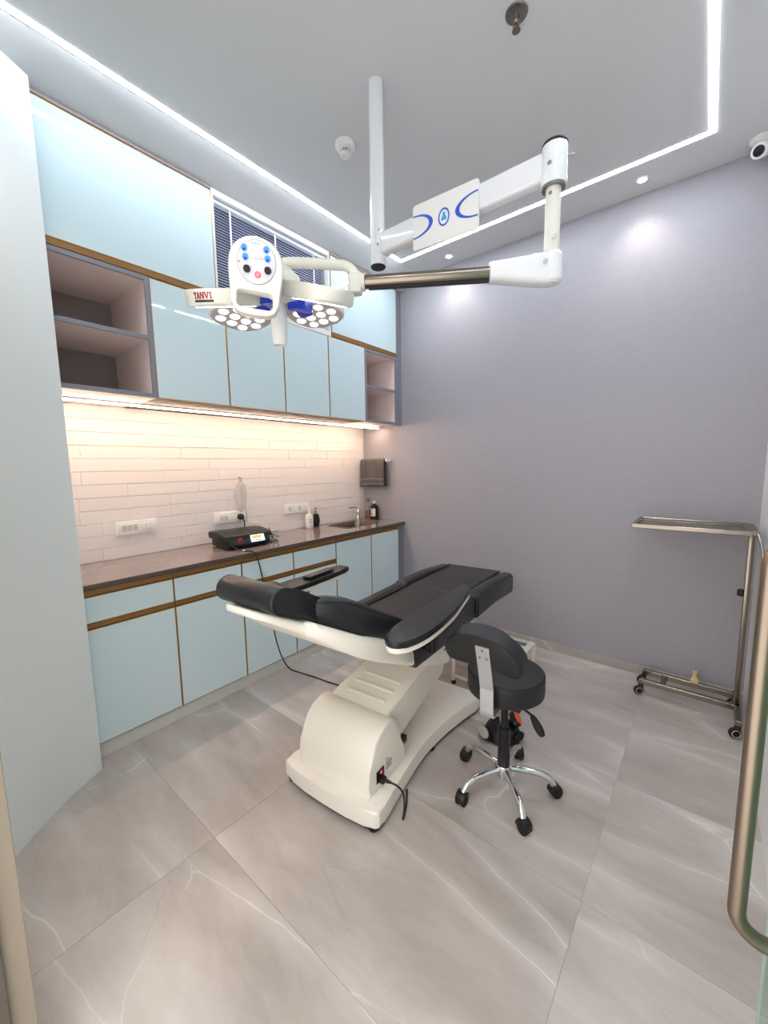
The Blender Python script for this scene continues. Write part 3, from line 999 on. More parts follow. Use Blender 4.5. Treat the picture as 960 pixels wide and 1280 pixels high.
# outline of body + loop: upper half ellipse, then straight sides to a rounded bottom
top_half = [(0.080 * math.cos(PI * k / 20), 0.076 * math.sin(PI * k / 20)) for k in range(21)]
bot = [(-0.080, -0.02), (-0.075, -0.07), (-0.072, -0.110), (-0.061, -0.135), (-0.040, -0.145), (0.0, -0.148), (0.040, -0.145), (0.061, -0.135), (0.072, -0.110), (0.075, -0.07), (0.080, -0.02)]
outline = top_half + bot
pc = pc + kup * -0.016 + ru * -0.006
CAMP = Vector((0, 0, 1.5))
pc = CAMP + (pc - CAMP) * 0.945
pr2, pu2 = pr2 * 0.945, pu2 * 0.945
fr = (pc - pn * 0.02, pr2, pu2, pn)
Q = 0.86
# plate above the loop opening
n_out = len(outline)
hole = rrect(0.104, 0.046, 0.012, 4)
hole = [(a, b - 0.103) for a, b in hole]


def ring_region(bm, outline, hole, frame, depth):
    """outline with one hole: bridge by ray-matched resampling"""
    n = 64
    hc = (0.0, -0.103)

    def hit(poly, ang, c):
        best = None
        dx, dy = math.cos(ang), math.sin(ang)
        for i in range(len(poly)):
            x1, y1 = poly[i]; x2, y2 = poly[(i + 1) % len(poly)]
            ex, ey = x2 - x1, y2 - y1
            den = dx * ey - dy * ex
            if abs(den) < 1e-9: continue
            tt = ((x1 - c[0]) * ey - (y1 - c[1]) * ex) / den
            ss = ((x1 - c[0]) * dy - (y1 - c[1]) * dx) / den
            if tt > 0 and -1e-6 <= ss <= 1 + 1e-6 and (best is None or tt > best): best = tt
        return (c[0] + dx * best, c[1] + dy * best)
    o_ = [hit(outline, 2 * PI * k / n + 0.01, hc) for k in range(n)]
    i_ = [hit(hole, 2 * PI * k / n + 0.01, hc) for k in range(n)]
    o2 = [(hc[0] + (a - hc[0]) * 0.955, hc[1] + (b - hc[1]) * 0.97) for a, b in o_]
    i2 = [(hc[0] + (a - hc[0]) * 1.07, hc[1] + (b - hc[1]) * 1.12) for a, b in i_]
    O, U, V, Wd = [Vector(x) for x in frame]
    mk = lambda q, d: bm.verts.new(O + U * q[0] + V * q[1] + Wd * d)
    loops = [[mk(q, 0.006) for q in o_], [mk(q, depth - 0.008) for q in o_], [mk(q, depth) for q in o2], [mk(q, depth) for q in i2], [mk(q, depth - 0.006) for q in i_], [mk(q, 0.004) for q in i_], [mk(q, 0.0) for q in i2], [mk(q, 0.0) for q in o2]]
    for a, b in zip(loops, loops[1:] + loops[:1]):
        for k in range(n):
            bm.faces.new((a[k], a[(k + 1) % n], b[(k + 1) % n], b[k]))


bm = nb(); ring_region(bm, outline, hole, fr, 0.046)
cp = obj('control_panel', bm, 'cream_gloss', t)
F0 = pc + pn * 0.0262
fo = F0
pr2, pu2 = pr2 * Q, pu2 * Q
bm = nb(); prism(bm, ellipse(0.0655, 0.0715, 40, (0.002, 0.002)), (fo, pr2, pu2, pn), 0.0015)
obj('rim_line', bm, 'steel_dark', cp, smooth=False)
bm = nb(); prism(bm, ellipse(0.0640, 0.0700, 40, (0.002, 0.002)), (fo + pn * 0.001, pr2, pu2, pn), 0.0018)
obj('face_plate', bm, 'panel_grey', cp, smooth=False)
f2 = (fo + pn * 0.0028, pr2, pu2, pn)
for a, b in ((-0.041, 0.040), (0.033, 0.046), (-0.036, 0.012), (0.038, 0.018)):
    bm = nb(); prism(bm, ellipse(0.0105, 0.0115, 18, (a, b)), f2, 0.0015)
    bt = obj('blue_button', bm, 'led_blue', cp, smooth=False)
    bm2 = nb(); prism(bm2, ellipse(0.0035, 0.0045, 10, (a, b - 0.005)), (fo + pn * 0.0042, pr2, pu2, pn), 0.0008)
    obj('button_icon', bm2, 'black', cp, smooth=False)
bm = nb(); prism(bm, [(u - 0.004, v + 0.043) for u, v in rrect(0.050, 0.011, 0.003, 3)], f2, 0.0012)
obj('display', bm, 'led_white', cp, smooth=False)
bm = nb()
for k in range(4):
    prism(bm, ellipse(0.0018, 0.0018, 8, (-0.004 + k * 0.009, 0.0135 + 0.0004 * k)), f2, 0.0008)
for k in range(3):
    prism(bm, ellipse(0.0018, 0.0022, 8, (-0.013 + k * 0.0095, 0.0605)), f2, 0.0008)
prism(bm, ellipse(0.0035, 0.0035, 10, (-0.056, -0.006)), f2, 0.001)
obj('indicator_dot', bm, 'steel_dark', cp, smooth=False)
bm = nb(); prism(bm, ellipse(0.0042, 0.0042, 12, (-0.0155, 0.013)), f2, 0.0012)
obj('yellow_indicator', bm, 'led_yellow', cp, smooth=False)
for a, b in ((-0.030, -0.026), (0.040, -0.020)):
    bm = nb(); lathe(bm, [(0.0095, 0.0), (0.0095, 0.008), (0.008, 0.010), (0.0, 0.0105)], fo + pn * 0.002 + pr2 * a + pu2 * b, 18, pn)
    obj('knob', bm, 'black', cp)
bm = nb(); prism(bm, ellipse(0.0105, 0.0105, 20, (0.007, -0.038)), f2, 0.003, 0.001, 1)
obj('power_button', bm, 'led_red', cp, smooth=False)
bm = nb()
fp = (fo + pn * 0.006, pr2, pu2, pn)
arc = [(0.0055 * math.sin(0.6 + (2 * PI - 1.2) * k / 16), 0.0055 * math.cos(0.6 + (2 * PI - 1.2) * k / 16)) for k in range(17)]
poly = [(0.007 + a, -0.038 + b) for a, b in arc] + [(0.007 + a * 0.68, -0.038 + b * 0.68) for a, b in arc[::-1]]
vs = [bm.verts.new(fp[0] + pr2 * a + pu2 * b) for a, b in poly]
for k in range(16):
    bm.faces.new((vs[k], vs[k + 1], vs[32 - k], vs[33 - k]))
prism(bm, [(0.0062, -0.037), (0.0078, -0.037), (0.0078, -0.0305), (0.0062, -0.0305)], fp, 0.0003)
obj('power_icon', bm, 'label', cp, smooth=False)
pr2, pu2 = pr2 / Q, pu2 / Q
# bracket from panel back to hub
bm = nb(); tube(bm, [pc - pn * 0.015 - pu2 * 0.02, HUB + tv * 0.04 + kup * 0.02], 0.034, 16)
obj('panel_neck', bm, 'cream_gloss', t)

# lettering on the near left petal's rim: TANVI over a black bar
(p0, ra, sd, dn) = PET[0]
pcen = at_px(*specs[0][:3])
# the rim facet that looks at the doorway: direction from petal centre
want = (tv * 0.80 - ru * 0.60).normalized()
best = None
# walk the outline to find the rim point with the outward normal closest to `want`
raw = [(-0.120, 0.045), (-0.120, -0.045), (-0.055, -0.095), (0.03, -0.110), (0.098, -0.080), (0.115, 0.0), (0.098, 0.080), (0.03, 0.110), (-0.055, 0.095)]
P = [Vector((a, b, 0)) for a, b in raw]
fine = spline(P + [P[0]], 24)[:-1]
n = len(fine)
cum = [0.0]
for k in range(n):
    cum.append(cum[-1] + (fine[(k + 1) % n] - fine[k]).length)
for k in range(n):
    tg = (fine[(k + 1) % n] - fine[k - 1]).normalized()
    on = Vector((tg.y, -tg.x, 0))
    if on.dot(fine[k]) < 0: on = -on
    w = ra * on.x + sd * on.y
    sc = w.dot(want)
    if best is None or sc > best[0]: best = (sc, k)
k0 = best[1]
tot = cum[-1]


def rim(s, h, lift=0.0008):
    """point on the rim at arc offset s (image-right positive) and height h above the underside"""
    x = (cum[k0] + s * rim_sign) % tot
    for k in range(n):
        if cum[k] <= x <= cum[k + 1]:
            f_ = (x - cum[k]) / max(1e-9, cum[k + 1] - cum[k])
            q = fine[k].lerp(fine[(k + 1) % n], f_)
            tg = (fine[(k + 1) % n] - fine[k]).normalized()
            on = Vector((tg.y, -tg.x, 0))
            if on.dot(q) < 0: on = -on
            q = q + on * lift
            return pcen + ra * q.x + sd * q.y - dn * h
    return pcen


rim_sign = 1.0
if (rim(0.02, 0.02) - rim(-0.02, 0.02)).dot(ru) < 0: rim_sign = -1.0
LETTERS = {
    'T': [[(0, .82), (1, .82), (1, 1), (0, 1)], [(.38, .12), (.62, .12), (.62, .82), (.38, .82)], [(.22, 0), (.78, 0), (.78, .12), (.22, .12)], [(0, .66), (.10, .66), (.10, .82), (0, .82)], [(.90, .66), (1, .66), (1, .82), (.90, .82)]],
    'A': [[(.0, .0), (.16, .0), (.50, .86), (.42, 1.0)], [(.42, 1.0), (.58, 1.0), (.98, .0), (.70, .0)], [(.26, .26), (.74, .26), (.70, .40), (.30, .40)], [(-.06, 0), (.30, 0), (.30, .10), (-.06, .10)], [(.62, 0), (1.06, 0), (1.06, .10), (.62, .10)]],
    'N': [[(.06, 0), (.20, 0), (.20, 1), (.06, 1)], [(.80, 0), (.94, 0), (.94, 1), (.80, 1)], [(.06, 1), (.30, 1), (.94, 0), (.72, 0)], [(-.06, 0), (.32, 0), (.32, .10), (-.06, .10)], [(.66, .90), (1.06, .90), (1.06, 1), (.66, 1)]],
    'V': [[(.0, 1), (.28, 1), (.58, .0), (.46, .0)], [(.84, 1), (1.0, 1), (.58, 0), (.50, .14)], [(-.06, .90), (.38, .90), (.38, 1), (-.06, 1)], [(.68, .90), (1.06, .90), (1.06, 1), (.68, 1)]],
    'I': [[(.34, 0), (.66, 0), (.66, 1), (.34, 1)], [(.12, 0), (.88, 0), (.88, .12), (.12, .12)], [(.12, .88), (.88, .88), (.88, 1), (.12, 1)]],
}
bm = nb()
s = -0.034
for ch, wd in (('T', 0.0135), ('A', 0.0140), ('N', 0.0145), ('V', 0.0140), ('I', 0.0080)):
    for poly in LETTERS[ch]:
        a = [bm.verts.new(rim(s + u * wd, 0.019 + v * 0.0175, 0.0016)) for u, v in poly]
        b = [bm.verts.new(rim(s + u * wd, 0.019 + v * 0.0175, 0.0)) for u, v in poly]
        bm.faces.new(a)
        for i in range(len(poly)):
            j = (i + 1) % len(poly)
            bm.faces.new((a[i], a[j], b[j], b[i]))
    s += wd + 0.0012
obj('lettering', bm, 'red_print', p0, smooth=False)
bm = nb()
st = [(-0.034 + 0.071 * k / 10) for k in range(11)]
lo = [bm.verts.new(rim(x, 0.0100, 0.0012)) for x in st]
hi = [bm.verts.new(rim(x, 0.0160, 0.0012)) for x in st]
for k in range(10): bm.faces.new((lo[k], lo[k + 1], hi[k + 1], hi[k]))
obj('caption_bar', bm, 'text_dark', p0, smooth=False)

# ------------------------------------------------------------------ patient chair
CH_A = math.atan2(0.083, 0.9965)
ch = thing('treatment_chair', 'reclined black leatherette treatment chair on a cream pedestal in the room centre', 'treatment chair', (-1.215, 1.068, 0.0), CH_A)
LOC = dict(parent=ch, local=True)
# base
half = [(0.0, -0.030), (0.12, -0.027), (0.21, -0.018), (0.262, -0.008), (0.274, 0.006), (0.272, 0.05), (0.262, 0.14), (0.247, 0.26), (0.235, 0.38), (0.231, 0.48), (0.237, 0.58), (0.252, 0.70), (0.280, 0.84), (0.312, 0.965), (0.318, 1.0), (0.31, 1.03), (0.29, 1.04)]
outl = half + [(-a, b) for a, b in half[::-1] if a > 0.001]
bm = nb(); prism(bm, outl, ((0, 0, 0.026), (1, 0, 0), (0, 1, 0), (0, 0, 1)), 0.076, 0.012, 3)
base = obj('base', bm, 'cream', **LOC)
bm = nb(); prism(bm, [(a * 0.97, (b - 0.5) * 0.985 + 0.5) for a, b in outl], ((0, 0, 0.012), (1, 0, 0), (0, 1, 0), (0, 0, 1)), 0.0145)
obj('base_skirt', bm, 'rubber', ch, local=True, smooth=False)
for a, b in ((-0.235, 0.020), (0.235, 0.020), (-0.25, 0.94), (0.25, 0.94), (0.212, 0.56)):
    bm = nb(); lathe(bm, [(0.022, 0.0005), (0.024, 0.003), (0.024, 0.013)], (a, b, 0), 16)
    obj('foot', bm, 'rubber', **LOC)
for a, b in ((-0.240, 0.030), (0.240, 0.030)):
    bm = nb(); lathe(bm, [(0.009, 0.10), (0.009, 0.104), (0.0, 0.105)], (a, b, 0), 12)
    obj('screw_cap', bm, 'cream', **LOC)
bm = nb()
for k in range(6):
    box(bm, (-0.10, 0.45 + 0.075 * k, 0.100), (0.13, 0.462 + 0.075 * k, 0.106), 0.002, 1)
obj('base_rib', bm, 'cream', **LOC)
# motor hump
prof = [(0.028, 0.098), (0.030, 0.16), (0.038, 0.215), (0.055, 0.270), (0.082, 0.318), (0.120, 0.350), (0.165, 0.368), (0.205, 0.370), (0.236, 0.357), (0.258, 0.330), (0.273, 0.285), (0.285, 0.225), (0.305, 0.155), (0.340, 0.098)]
bm = nb(); prism(bm, prof, ((-0.205, 0, 0), (0, 1, 0), (0, 0, 1), (1, 0, 0)), 0.41, 0.014, 3)
hump = obj('motor_cover', bm, 'cream', **LOC)
# power inlet, plug and data label on the hump's right side
bm = nb(); box(bm, (0.204, 0.085, 0.135), (0.208, 0.140, 0.190), 0.001, 1)
inl = obj('power_inlet', bm, 'black', **LOC)
bm = nb(); box(bm, (0.207, 0.110, 0.168), (0.2095, 0.121, 0.181), 0.001, 1)
obj('rocker_switch', bm, 'led_red', parent=inl, local=True)
bm = nb(); box(bm, (0.206, 0.096, 0.136), (0.232, 0.126, 0.160), 0.004, 2); tube(bm, [(0.228, 0.112, 0.148), (0.255, 0.122, 0.142)], [0.009, 0.006], 10)
obj('plug', bm, 'black', parent=inl, local=True)
bm = nb()
tube(bm, spline([(0.253, 0.122, 0.142), (0.285, 0.132, 0.130), (0.308, 0.138, 0.10), (0.316, 0.130, 0.05), (0.318, 0.115, 0.006), (0.300, 0.165, 0.0047), (0.285, 0.20, 0.0047), (0.25, 0.26, 0.0047)], 6), 0.0042, 8)
obj('power_cord', bm, 'black', **LOC)
bm = nb(); box(bm, (0.2045, 0.150, 0.150), (0.2058, 0.212, 0.210))
lb = obj('data_label', bm, 'label', **LOC, smooth=False)
bm = nb()
for k in range(4):
    box(bm, (0.2055, 0.156, 0.157 + 0.010 * k), (0.2062, 0.205 - 0.006 * (k % 2), 0.161 + 0.010 * k))
box(bm, (0.2055, 0.156, 0.201), (0.2062, 0.176, 0.206))
obj('label_print', bm, 'text_dark', lb, local=True, smooth=False)
# lifting column
cprof = [(0.18, 0.330), (0.215, 0.362), (0.60, 0.424), (0.62, 0.48), (0.63, 0.54), (0.82, 0.54), (0.84, 0.40), (0.80, 0.305), (0.32, 0.190), (0.28, 0.20)]
bm = nb(); prism(bm, cprof, ((-0.172, 0, 0), (0, 1, 0), (0, 0, 1), (1, 0, 0)), 0.344, 0.012, 3)
colm = obj('lift_column', bm, 'cream', **LOC)
sd_ = Vector((0, 0.245, 0.040)).normalized(); su_ = Vector((0, -sd_.z, sd_.y))
for k in range(3):
    c = Vector((0.0, 0.215, 0.362)) + sd_ * (0.075 + 0.073 * k) + su_ * 0.001
    bm = nb(); obox(bm, c, (1, 0, 0), sd_, su_, 0.115, 0.009, 0.006, 0.004, 2)
    obj('column_rib', bm, 'cream', **LOC)
bm = nb(); lathe(bm, [(0.006, 0.0), (0.006, 0.003), (0, 0.0035)], (0.171, 0.25, 0.335), 10, (1, 0, 0))
obj('screw_cap', bm, 'steel_dark', **LOC)
bm = nb(); box(bm, (0.06, 0.385, 0.1025), (0.15, 0.43, 0.135), 0.003, 1)
obj('pivot_block', bm, 'black', **LOC)


def yz_ring(s, z, w, h, ang, r, k=4, dx=0.0):
    """rounded-rect section at (s,z) in the chair's frame; ang = slope of the section's up vector"""
    u = Vector((0, -math.sin(ang), math.cos(ang)))
    return [Vector((dx + a, s, z)) + u * b for a, b in rrect(w, h, r, k)]


# shell: backrest underside sweeping into the seat pan; (s, z bottom, z top, width)
def shell_ring(sv, zb, zt, w, r=0.03):
    return yz_ring(sv, (zb + zt) / 2, w, zt - zb, 0.0, min(r, (zt - zb) * 0.42))


bm = nb()
loft(bm, [shell_ring(-0.402, 1.022, 1.034, 0.10), shell_ring(-0.394, 1.010, 1.036, 0.14), shell_ring(-0.35, 0.986, 1.018, 0.20), shell_ring(-0.28, 0.942, 0.985, 0.26), shell_ring(-0.20, 0.885, 0.945, 0.33)])
obj('headrest_shell', bm, 'cream', **LOC)
bm = nb()
loft(bm, [shell_ring(-0.235, 0.918, 0.960, 0.37), shell_ring(-0.225, 0.902, 0.962, 0.40), shell_ring(-0.14, 0.836, 0.915, 0.48), shell_ring(-0.05, 0.774, 0.865, 0.535), shell_ring(0.06, 0.712, 0.825, 0.55), shell_ring(0.17, 0.656, 0.755, 0.555), shell_ring(0.275, 0.604, 0.700, 0.555), shell_ring(0.29, 0.604, 0.690, 0.535)])
obj('back_shell', bm, 'cream', **LOC)
bm = nb()
loft(bm, [shell_ring(0.255, 0.615, 0.680, 0.50), shell_ring(0.27, 0.602, 0.690, 0.53), shell_ring(0.40, 0.545, 0.640, 0.55), shell_ring(0.58, 0.470, 0.600, 0.555), shell_ring(0.655, 0.447, 0.595, 0.555), shell_ring(0.672, 0.462, 0.590, 0.53)])
seatpan = obj('seat_pan', bm, 'cream', **LOC)
bm = nb(); box(bm, (0.277, 0.585, 0.552), (0.2795, 0.63, 0.560)); box(bm, (0.277, 0.60, 0.566), (0.2795, 0.63, 0.574))
obj('pan_print', bm, 'logo_blue', seatpan, local=True, smooth=False)
bm = nb()
loft(bm, [yz_ring(0.66, 0.575, 0.40, 0.03, 0, 0.01), yz_ring(1.0, 0.570, 0.46, 0.04, 0, 0.01), yz_ring(1.35, 0.560, 0.46, 0.03, 0, 0.008), yz_ring(1.52, 0.562, 0.42, 0.02, 0, 0.008)])
obj('leg_board', bm, 'cream', **LOC)

# cushions
bm = nb()
loft(bm, [yz_ring(0.22, 0.690, 0.30, 0.080, 0, 0.03), yz_ring(0.235, 0.685, 0.375, 0.115, 0, 0.03), yz_ring(0.45, 0.655, 0.385, 0.115, 0, 0.02), yz_ring(0.75, 0.648, 0.385, 0.115, 0, 0.02), yz_ring(0.985, 0.652, 0.385, 0.115, 0, 0.02), yz_ring(1.0, 0.652, 0.36, 0.095, 0, 0.02)])
obj('seat_cushion', bm, 'leather', **LOC)
for sgn in (-1, 1):
    bm = nb()
    loft(bm, [yz_ring(0.30, 0.655, 0.06, 0.10, 0, 0.03, dx=sgn * 0.238), yz_ring(0.32, 0.652, 0.092, 0.155, 0, 0.032, dx=sgn * 0.238), yz_ring(0.60, 0.640, 0.092, 0.155, 0, 0.032, dx=sgn * 0.238), yz_ring(0.985, 0.648, 0.092, 0.150, 0, 0.032, dx=sgn * 0.238), yz_ring(1.003, 0.648, 0.07, 0.12, 0, 0.03, dx=sgn * 0.238)])
    obj('seat_bolster', bm, 'leather', **LOC)
bm = nb()
loft(bm, [yz_ring(1.012, 0.650, 0.36, 0.10, 0, 0.02), yz_ring(1.026, 0.650, 0.40, 0.122, 0, 0.02), yz_ring(1.35, 0.645, 0.40, 0.122, 0, 0.02), yz_ring(1.700, 0.638, 0.40, 0.122, 0, 0.02), yz_ring(1.720, 0.638, 0.38, 0.10, 0, 0.02)])
obj('leg_cushion', bm, 'leather', **LOC)
for sgn in (-1, 1):
    bm = nb()
    loft(bm, [yz_ring(1.012, 0.650, 0.07, 0.12, 0, 0.03, dx=sgn * 0.248), yz_ring(1.030, 0.650, 0.096, 0.154, 0, 0.032, dx=sgn * 0.248), yz_ring(1.35, 0.648, 0.096, 0.154, 0, 0.032, dx=sgn * 0.248), yz_ring(1.702, 0.618, 0.096, 0.152, 0, 0.032, dx=sgn * 0.248), yz_ring(1.724, 0.618, 0.075, 0.12, 0, 0.03, dx=sgn * 0.248)])
    obj('leg_bolster', bm, 'leather', **LOC)
# seams (piping) between panel and bolsters
for sgn in (-1, 1):
    bm = nb(); tube(bm, [(sgn * 0.192, 0.36, 0.716), (sgn * 0.192, 0.60, 0.708), (sgn * 0.192, 0.98, 0.711)], 0.004, 8)
    tube(bm, [(sgn * 0.200, 1.03, 0.714), (sgn * 0.200, 1.35, 0.712), (sgn * 0.200, 1.70, 0.700)], 0.004, 8)
    obj('piping', bm, 'piping', **LOC)
# backrest: centre panel plus two wings
SL_ = 0.555
bm = nb()
loft(bm, [yz_ring(-0.215, 0.990, 0.20, 0.06, SL_, 0.02), yz_ring(-0.20, 0.985, 0.24, 0.085, SL_, 0.03), yz_ring(0.0, 0.856, 0.32, 0.088, SL_, 0.03), yz_ring(0.15, 0.762, 0.37, 0.095, 0.5, 0.03), yz_ring(0.235, 0.716, 0.38, 0.10, 0.38, 0.03), yz_ring(0.25, 0.71, 0.34, 0.07, 0.3, 0.03)])
obj('back_cushion', bm, 'leather', **LOC)
for sgn in (-1, 1):
    bm = nb()
    st = [(-0.195, 1.020, 0.945, 0.050, 0.115), (-0.180, 1.032, 0.922, 0.070, 0.122), (-0.14, 1.030, 0.900, 0.085, 0.150), (-0.09, 1.018, 0.872, 0.095, 0.184), (-0.03, 0.986, 0.846, 0.100, 0.204), (0.05, 0.940, 0.815, 0.100, 0.224), (0.13, 0.900, 0.770, 0.098, 0.232), (0.22, 0.852, 0.705, 0.094, 0.236), (0.32, 0.795, 0.67, 0.090, 0.238), (0.345, 0.775, 0.69, 0.07, 0.238)]
    loft(bm, [yz_ring(a, (zt + zb) / 2, w, zt - zb, 0.0, 0.034, dx=sgn * c) for a, zt, zb, w, c in st])
    wg = obj('back_wing', bm, 'leather', **LOC)
    for off in (0.016, None):
        pts = []
        for a, zt, zb, w, c in st[1:-1]:
            pts.append((sgn * (c + w / 2 - 0.006), a, zb + 0.022 if off else zt - 0.018))
        bm = nb(); tube(bm, spline(pts, 5), 0.0035, 8)
        obj('piping', bm, 'piping', wg, local=True)
# headrest: pillow with rounded outer end and flat side panels
HA = 0.40
hd = Vector((0, -math.cos(HA), math.sin(HA)))          # towards the crown
hn = Vector((0, math.sin(HA), math.cos(HA)))           # out of the cushion
h0 = Vector((0, -0.168, 0.981))
pf = []
for k in range(13):
    a = -PI / 2 + PI * k / 12
    pf.append((0.180 + 0.050 * math.cos(a), 0.012 + 0.047 * math.sin(a)))
pf = pf + [(0.10, 0.058), (0.0, 0.044), (-0.008, 0.038), (-0.008, -0.034), (0.0, -0.040), (0.10, -0.038)]
bm = nb(); prism(bm, pf, (h0 + Vector((-0.150, 0, 0)), hd, hn, (1, 0, 0)), 0.300, 0.012, 3)
hr = obj('headrest', bm, 'leather', **LOC)
for sgn in (-1, 1):
    bm = nb()
    loop = [h0 + Vector((sgn * 0.148, 0, 0)) + hd * (0.094 + (a - 0.094) * 0.965) + hn * (b * 0.93 + 0.001) for a, b in pf]
    tube(bm, loop + [loop[0], loop[1]], 0.0038, 8)
    obj('piping', bm, 'piping', hr, local=True)
bm = nb(); tube(bm, [(0, -0.24, 0.965), (0, -0.18, 0.935)], 0.014, 12)
obj('headrest_post', bm, 'steel_dark', **LOC)


# armrests
def armrest(pts, z, flip=1):
    b_ = nb()
    P = [Vector((a, b, 0)) for a, b in pts]
    sm_ = [(v.x, v.y) for v in spline(P + [P[0]], 4)[:-1]]
    prism(b_, sm_, ((0, 0, z - 0.027), (1, 0, 0), (0, 1, 0), (0, 0, 1)), 0.027, 0.008, 3)
    a = obj('armrest', b_, 'leather', **LOC)
    cxm = sum(q[0] for q in sm_) / len(sm_); cym = sum(q[1] for q in sm_) / len(sm_)
    b_ = nb(); prism(b_, [(cxm + (q[0] - cxm) * 0.97, cym + (q[1] - cym) * 0.985) for q in sm_], ((0, 0, z - 0.047), (1, 0, 0), (0, 1, 0), (0, 0, 1)), 0.0205, 0.003, 2)
    obj('armrest_base', b_, 'cream', a, local=True)
    lp = [Vector((cxm + (q[0] - cxm) * 0.985, cym + (q[1] - cym) * 0.992, z - 0.010)) for q in sm_]
    b_ = nb(); tube(b_, lp + [lp[0], lp[1]], 0.0036, 8)
    obj('piping', b_, 'piping', a, local=True)
    return a


armrest([(0.312, 0.03), (0.335, -0.025), (0.375, -0.045), (0.418, -0.010), (0.446, 0.12), (0.435, 0.36), (0.400, 0.56), (0.372, 0.695), (0.342, 0.735), (0.312, 0.70), (0.300, 0.52), (0.298, 0.26)], 0.872)
armrest([(-0.400, 0.10), (-0.425, 0.035), (-0.475, 0.02), (-0.512, 0.06), (-0.525, 0.20), (-0.522, 0.40), (-0.512, 0.66), (-0.490, 0.70), (-0.440, 0.70), (-0.418, 0.66), (-0.400, 0.42), (-0.395, 0.24)], 0.872)
for sgn, xx, sa in ((1, 0.318, 0.40), (-1, -0.425, 0.26)):
    bm = nb()
    prism(bm, [(sa - 0.05, 0.826), (sa + 0.08, 0.826), (sa + 0.06, 0.66), (sa - 0.03, 0.64)], ((xx - 0.014, 0, 0), (0, 1, 0), (0, 0, 1), (1, 0, 0)), 0.028, 0.006, 2)
    obj('armrest_bracket', bm, 'black', **LOC)
    bm = nb(); box(bm, (min(xx, sgn * 0.23), sa - 0.02, 0.64), (max(xx, sgn * 0.23), sa + 0.05, 0.665), 0.004)
    obj('armrest_mount', bm, 'black', **LOC)

# remote on the far armrest
ra_ = Matrix.Rotation(CH_A, 3, 'Z')
rp = Vector((-1.215, 1.068, 0)) + ra_ @ Vector((-0.452, 0.455, 0.0))
t = thing('remote_control', 'slim black remote control lying on the far armrest of the treatment chair', 'remote', (rp.x, rp.y, 0.8725), CH_A + 0.05)
bm = nb(); box(bm, (-0.027, -0.105, 0.0), (0.027, 0.105, 0.019), 0.005, 2)
obj('case', bm, 'black', t, local=True)
for k in range(5):
    for j in (-1, 1):
        bm = nb(); lathe(bm, [(0.0055, 0.019), (0.005, 0.0205), (0, 0.0206)], (0.011 * j, -0.07 + 0.033 * k, 0), 10)
        obj('button', bm, 'steel_dark', t, local=True)

# ------------------------------------------------------------------ stool
SX, SY = -0.645, 1.636
st = thing('swivel_stool', 'charcoal swivel stool with half-moon backrest and five chrome legs on castors', 'stool', (SX, SY, 0))
bm = nb(); lathe(bm, [(0.0, 0.588), (0.145, 0.587), (0.158, 0.584), (0.164, 0.577), (0.166, 0.565), (0.167, 0.51), (0.165, 0.495), (0.155, 0.486), (0.0, 0.484)], (SX, SY, 0), 48)
se = obj('seat', bm, 'stool_leather', st)
bm = nb(); tube(bm, [(SX + 0.1635 * math.cos(2 * PI * k / 48), SY + 0.1635 * math.sin(2 * PI * k / 48), 0.577) for k in range(50)], 0.0028, 6)
obj('piping', bm, 'piping', se)
bm = nb(); box(bm, (SX - 0.10, SY - 0.09, 0.455), (SX + 0.10, SY + 0.09, 0.4845), 0.006)
obj('mechanism_plate', bm, 'black', st)
bm = nb(); lathe(bm, [(0.026, 0.12), (0.027, 0.125), (0.027, 0.30), (0.022, 0.305)], (SX, SY, 0), 20)
obj('column', bm, 'black', st)
bm = nb(); lathe(bm, [(0.0165, 0.30), (0.0165, 0.456)], (SX, SY, 0), 16)
obj('gas_lift', bm, 'black', st)
bm = nb(); lathe(bm, [(0.0, 0.055), (0.022, 0.055), (0.026, 0.06), (0.026, 0.085), (0.036, 0.09), (0.038, 0.115), (0.034, 0.126), (0.0, 0.128)], (SX, SY, 0), 24)
obj('hub', bm, 'chrome', st)
for k, ad in enumerate((-119, -46.6, 25.8, 166, 92)):
    a = math.radians(ad)
    d = Vector((math.cos(a), math.sin(a), 0))
    p = Vector((SX, SY, 0))
    pts = spline([p + d * 0.02 + kup * 0.106, p + d * 0.09 + kup * 0.106, p + d * 0.155 + kup * 0.100, p + d * 0.198 + kup * 0.082, p + d * 0.216 + kup * 0.056], 5)
    bm = nb(); tube(bm, pts, 0.0148, 14)
    lg = obj('leg', bm, 'chrome', st)
    # castor: twin wheels under a hood
    c = p + d * 0.222
    wa = Vector((-math.sin(a + 0.5), math.cos(a + 0.5), 0))
    fw = Vector((wa.y, -wa.x, 0))
    bm = nb()
    for s_ in (-1, 1):
        lathe(bm, [(0.0, -0.009), (0.02, -0.009), (0.0245, -0.006), (0.0245, 0.006), (0.02, 0.009), (0.0, 0.009)], c + wa * (0.013 * s_) + kup * 0.0250 + fw * 0.006, 20, wa)
    obj('castor_wheel', bm, 'rubber', lg)
    bm = nb()
    pr = [(-0.024, 0.026)] + [(0.002 + 0.029 * math.cos(PI - PI * j / 10) , 0.032 + 0.030 * math.sin(PI * j / 10)) for j in range(11)] + [(0.028, 0.020), (0.012, 0.034), (-0.01, 0.034)]
    prism(bm, pr, (c - wa * 0.021, fw, kup, wa), 0.042, 0.004, 2)
    obj('castor_hood', bm, 'black', lg)
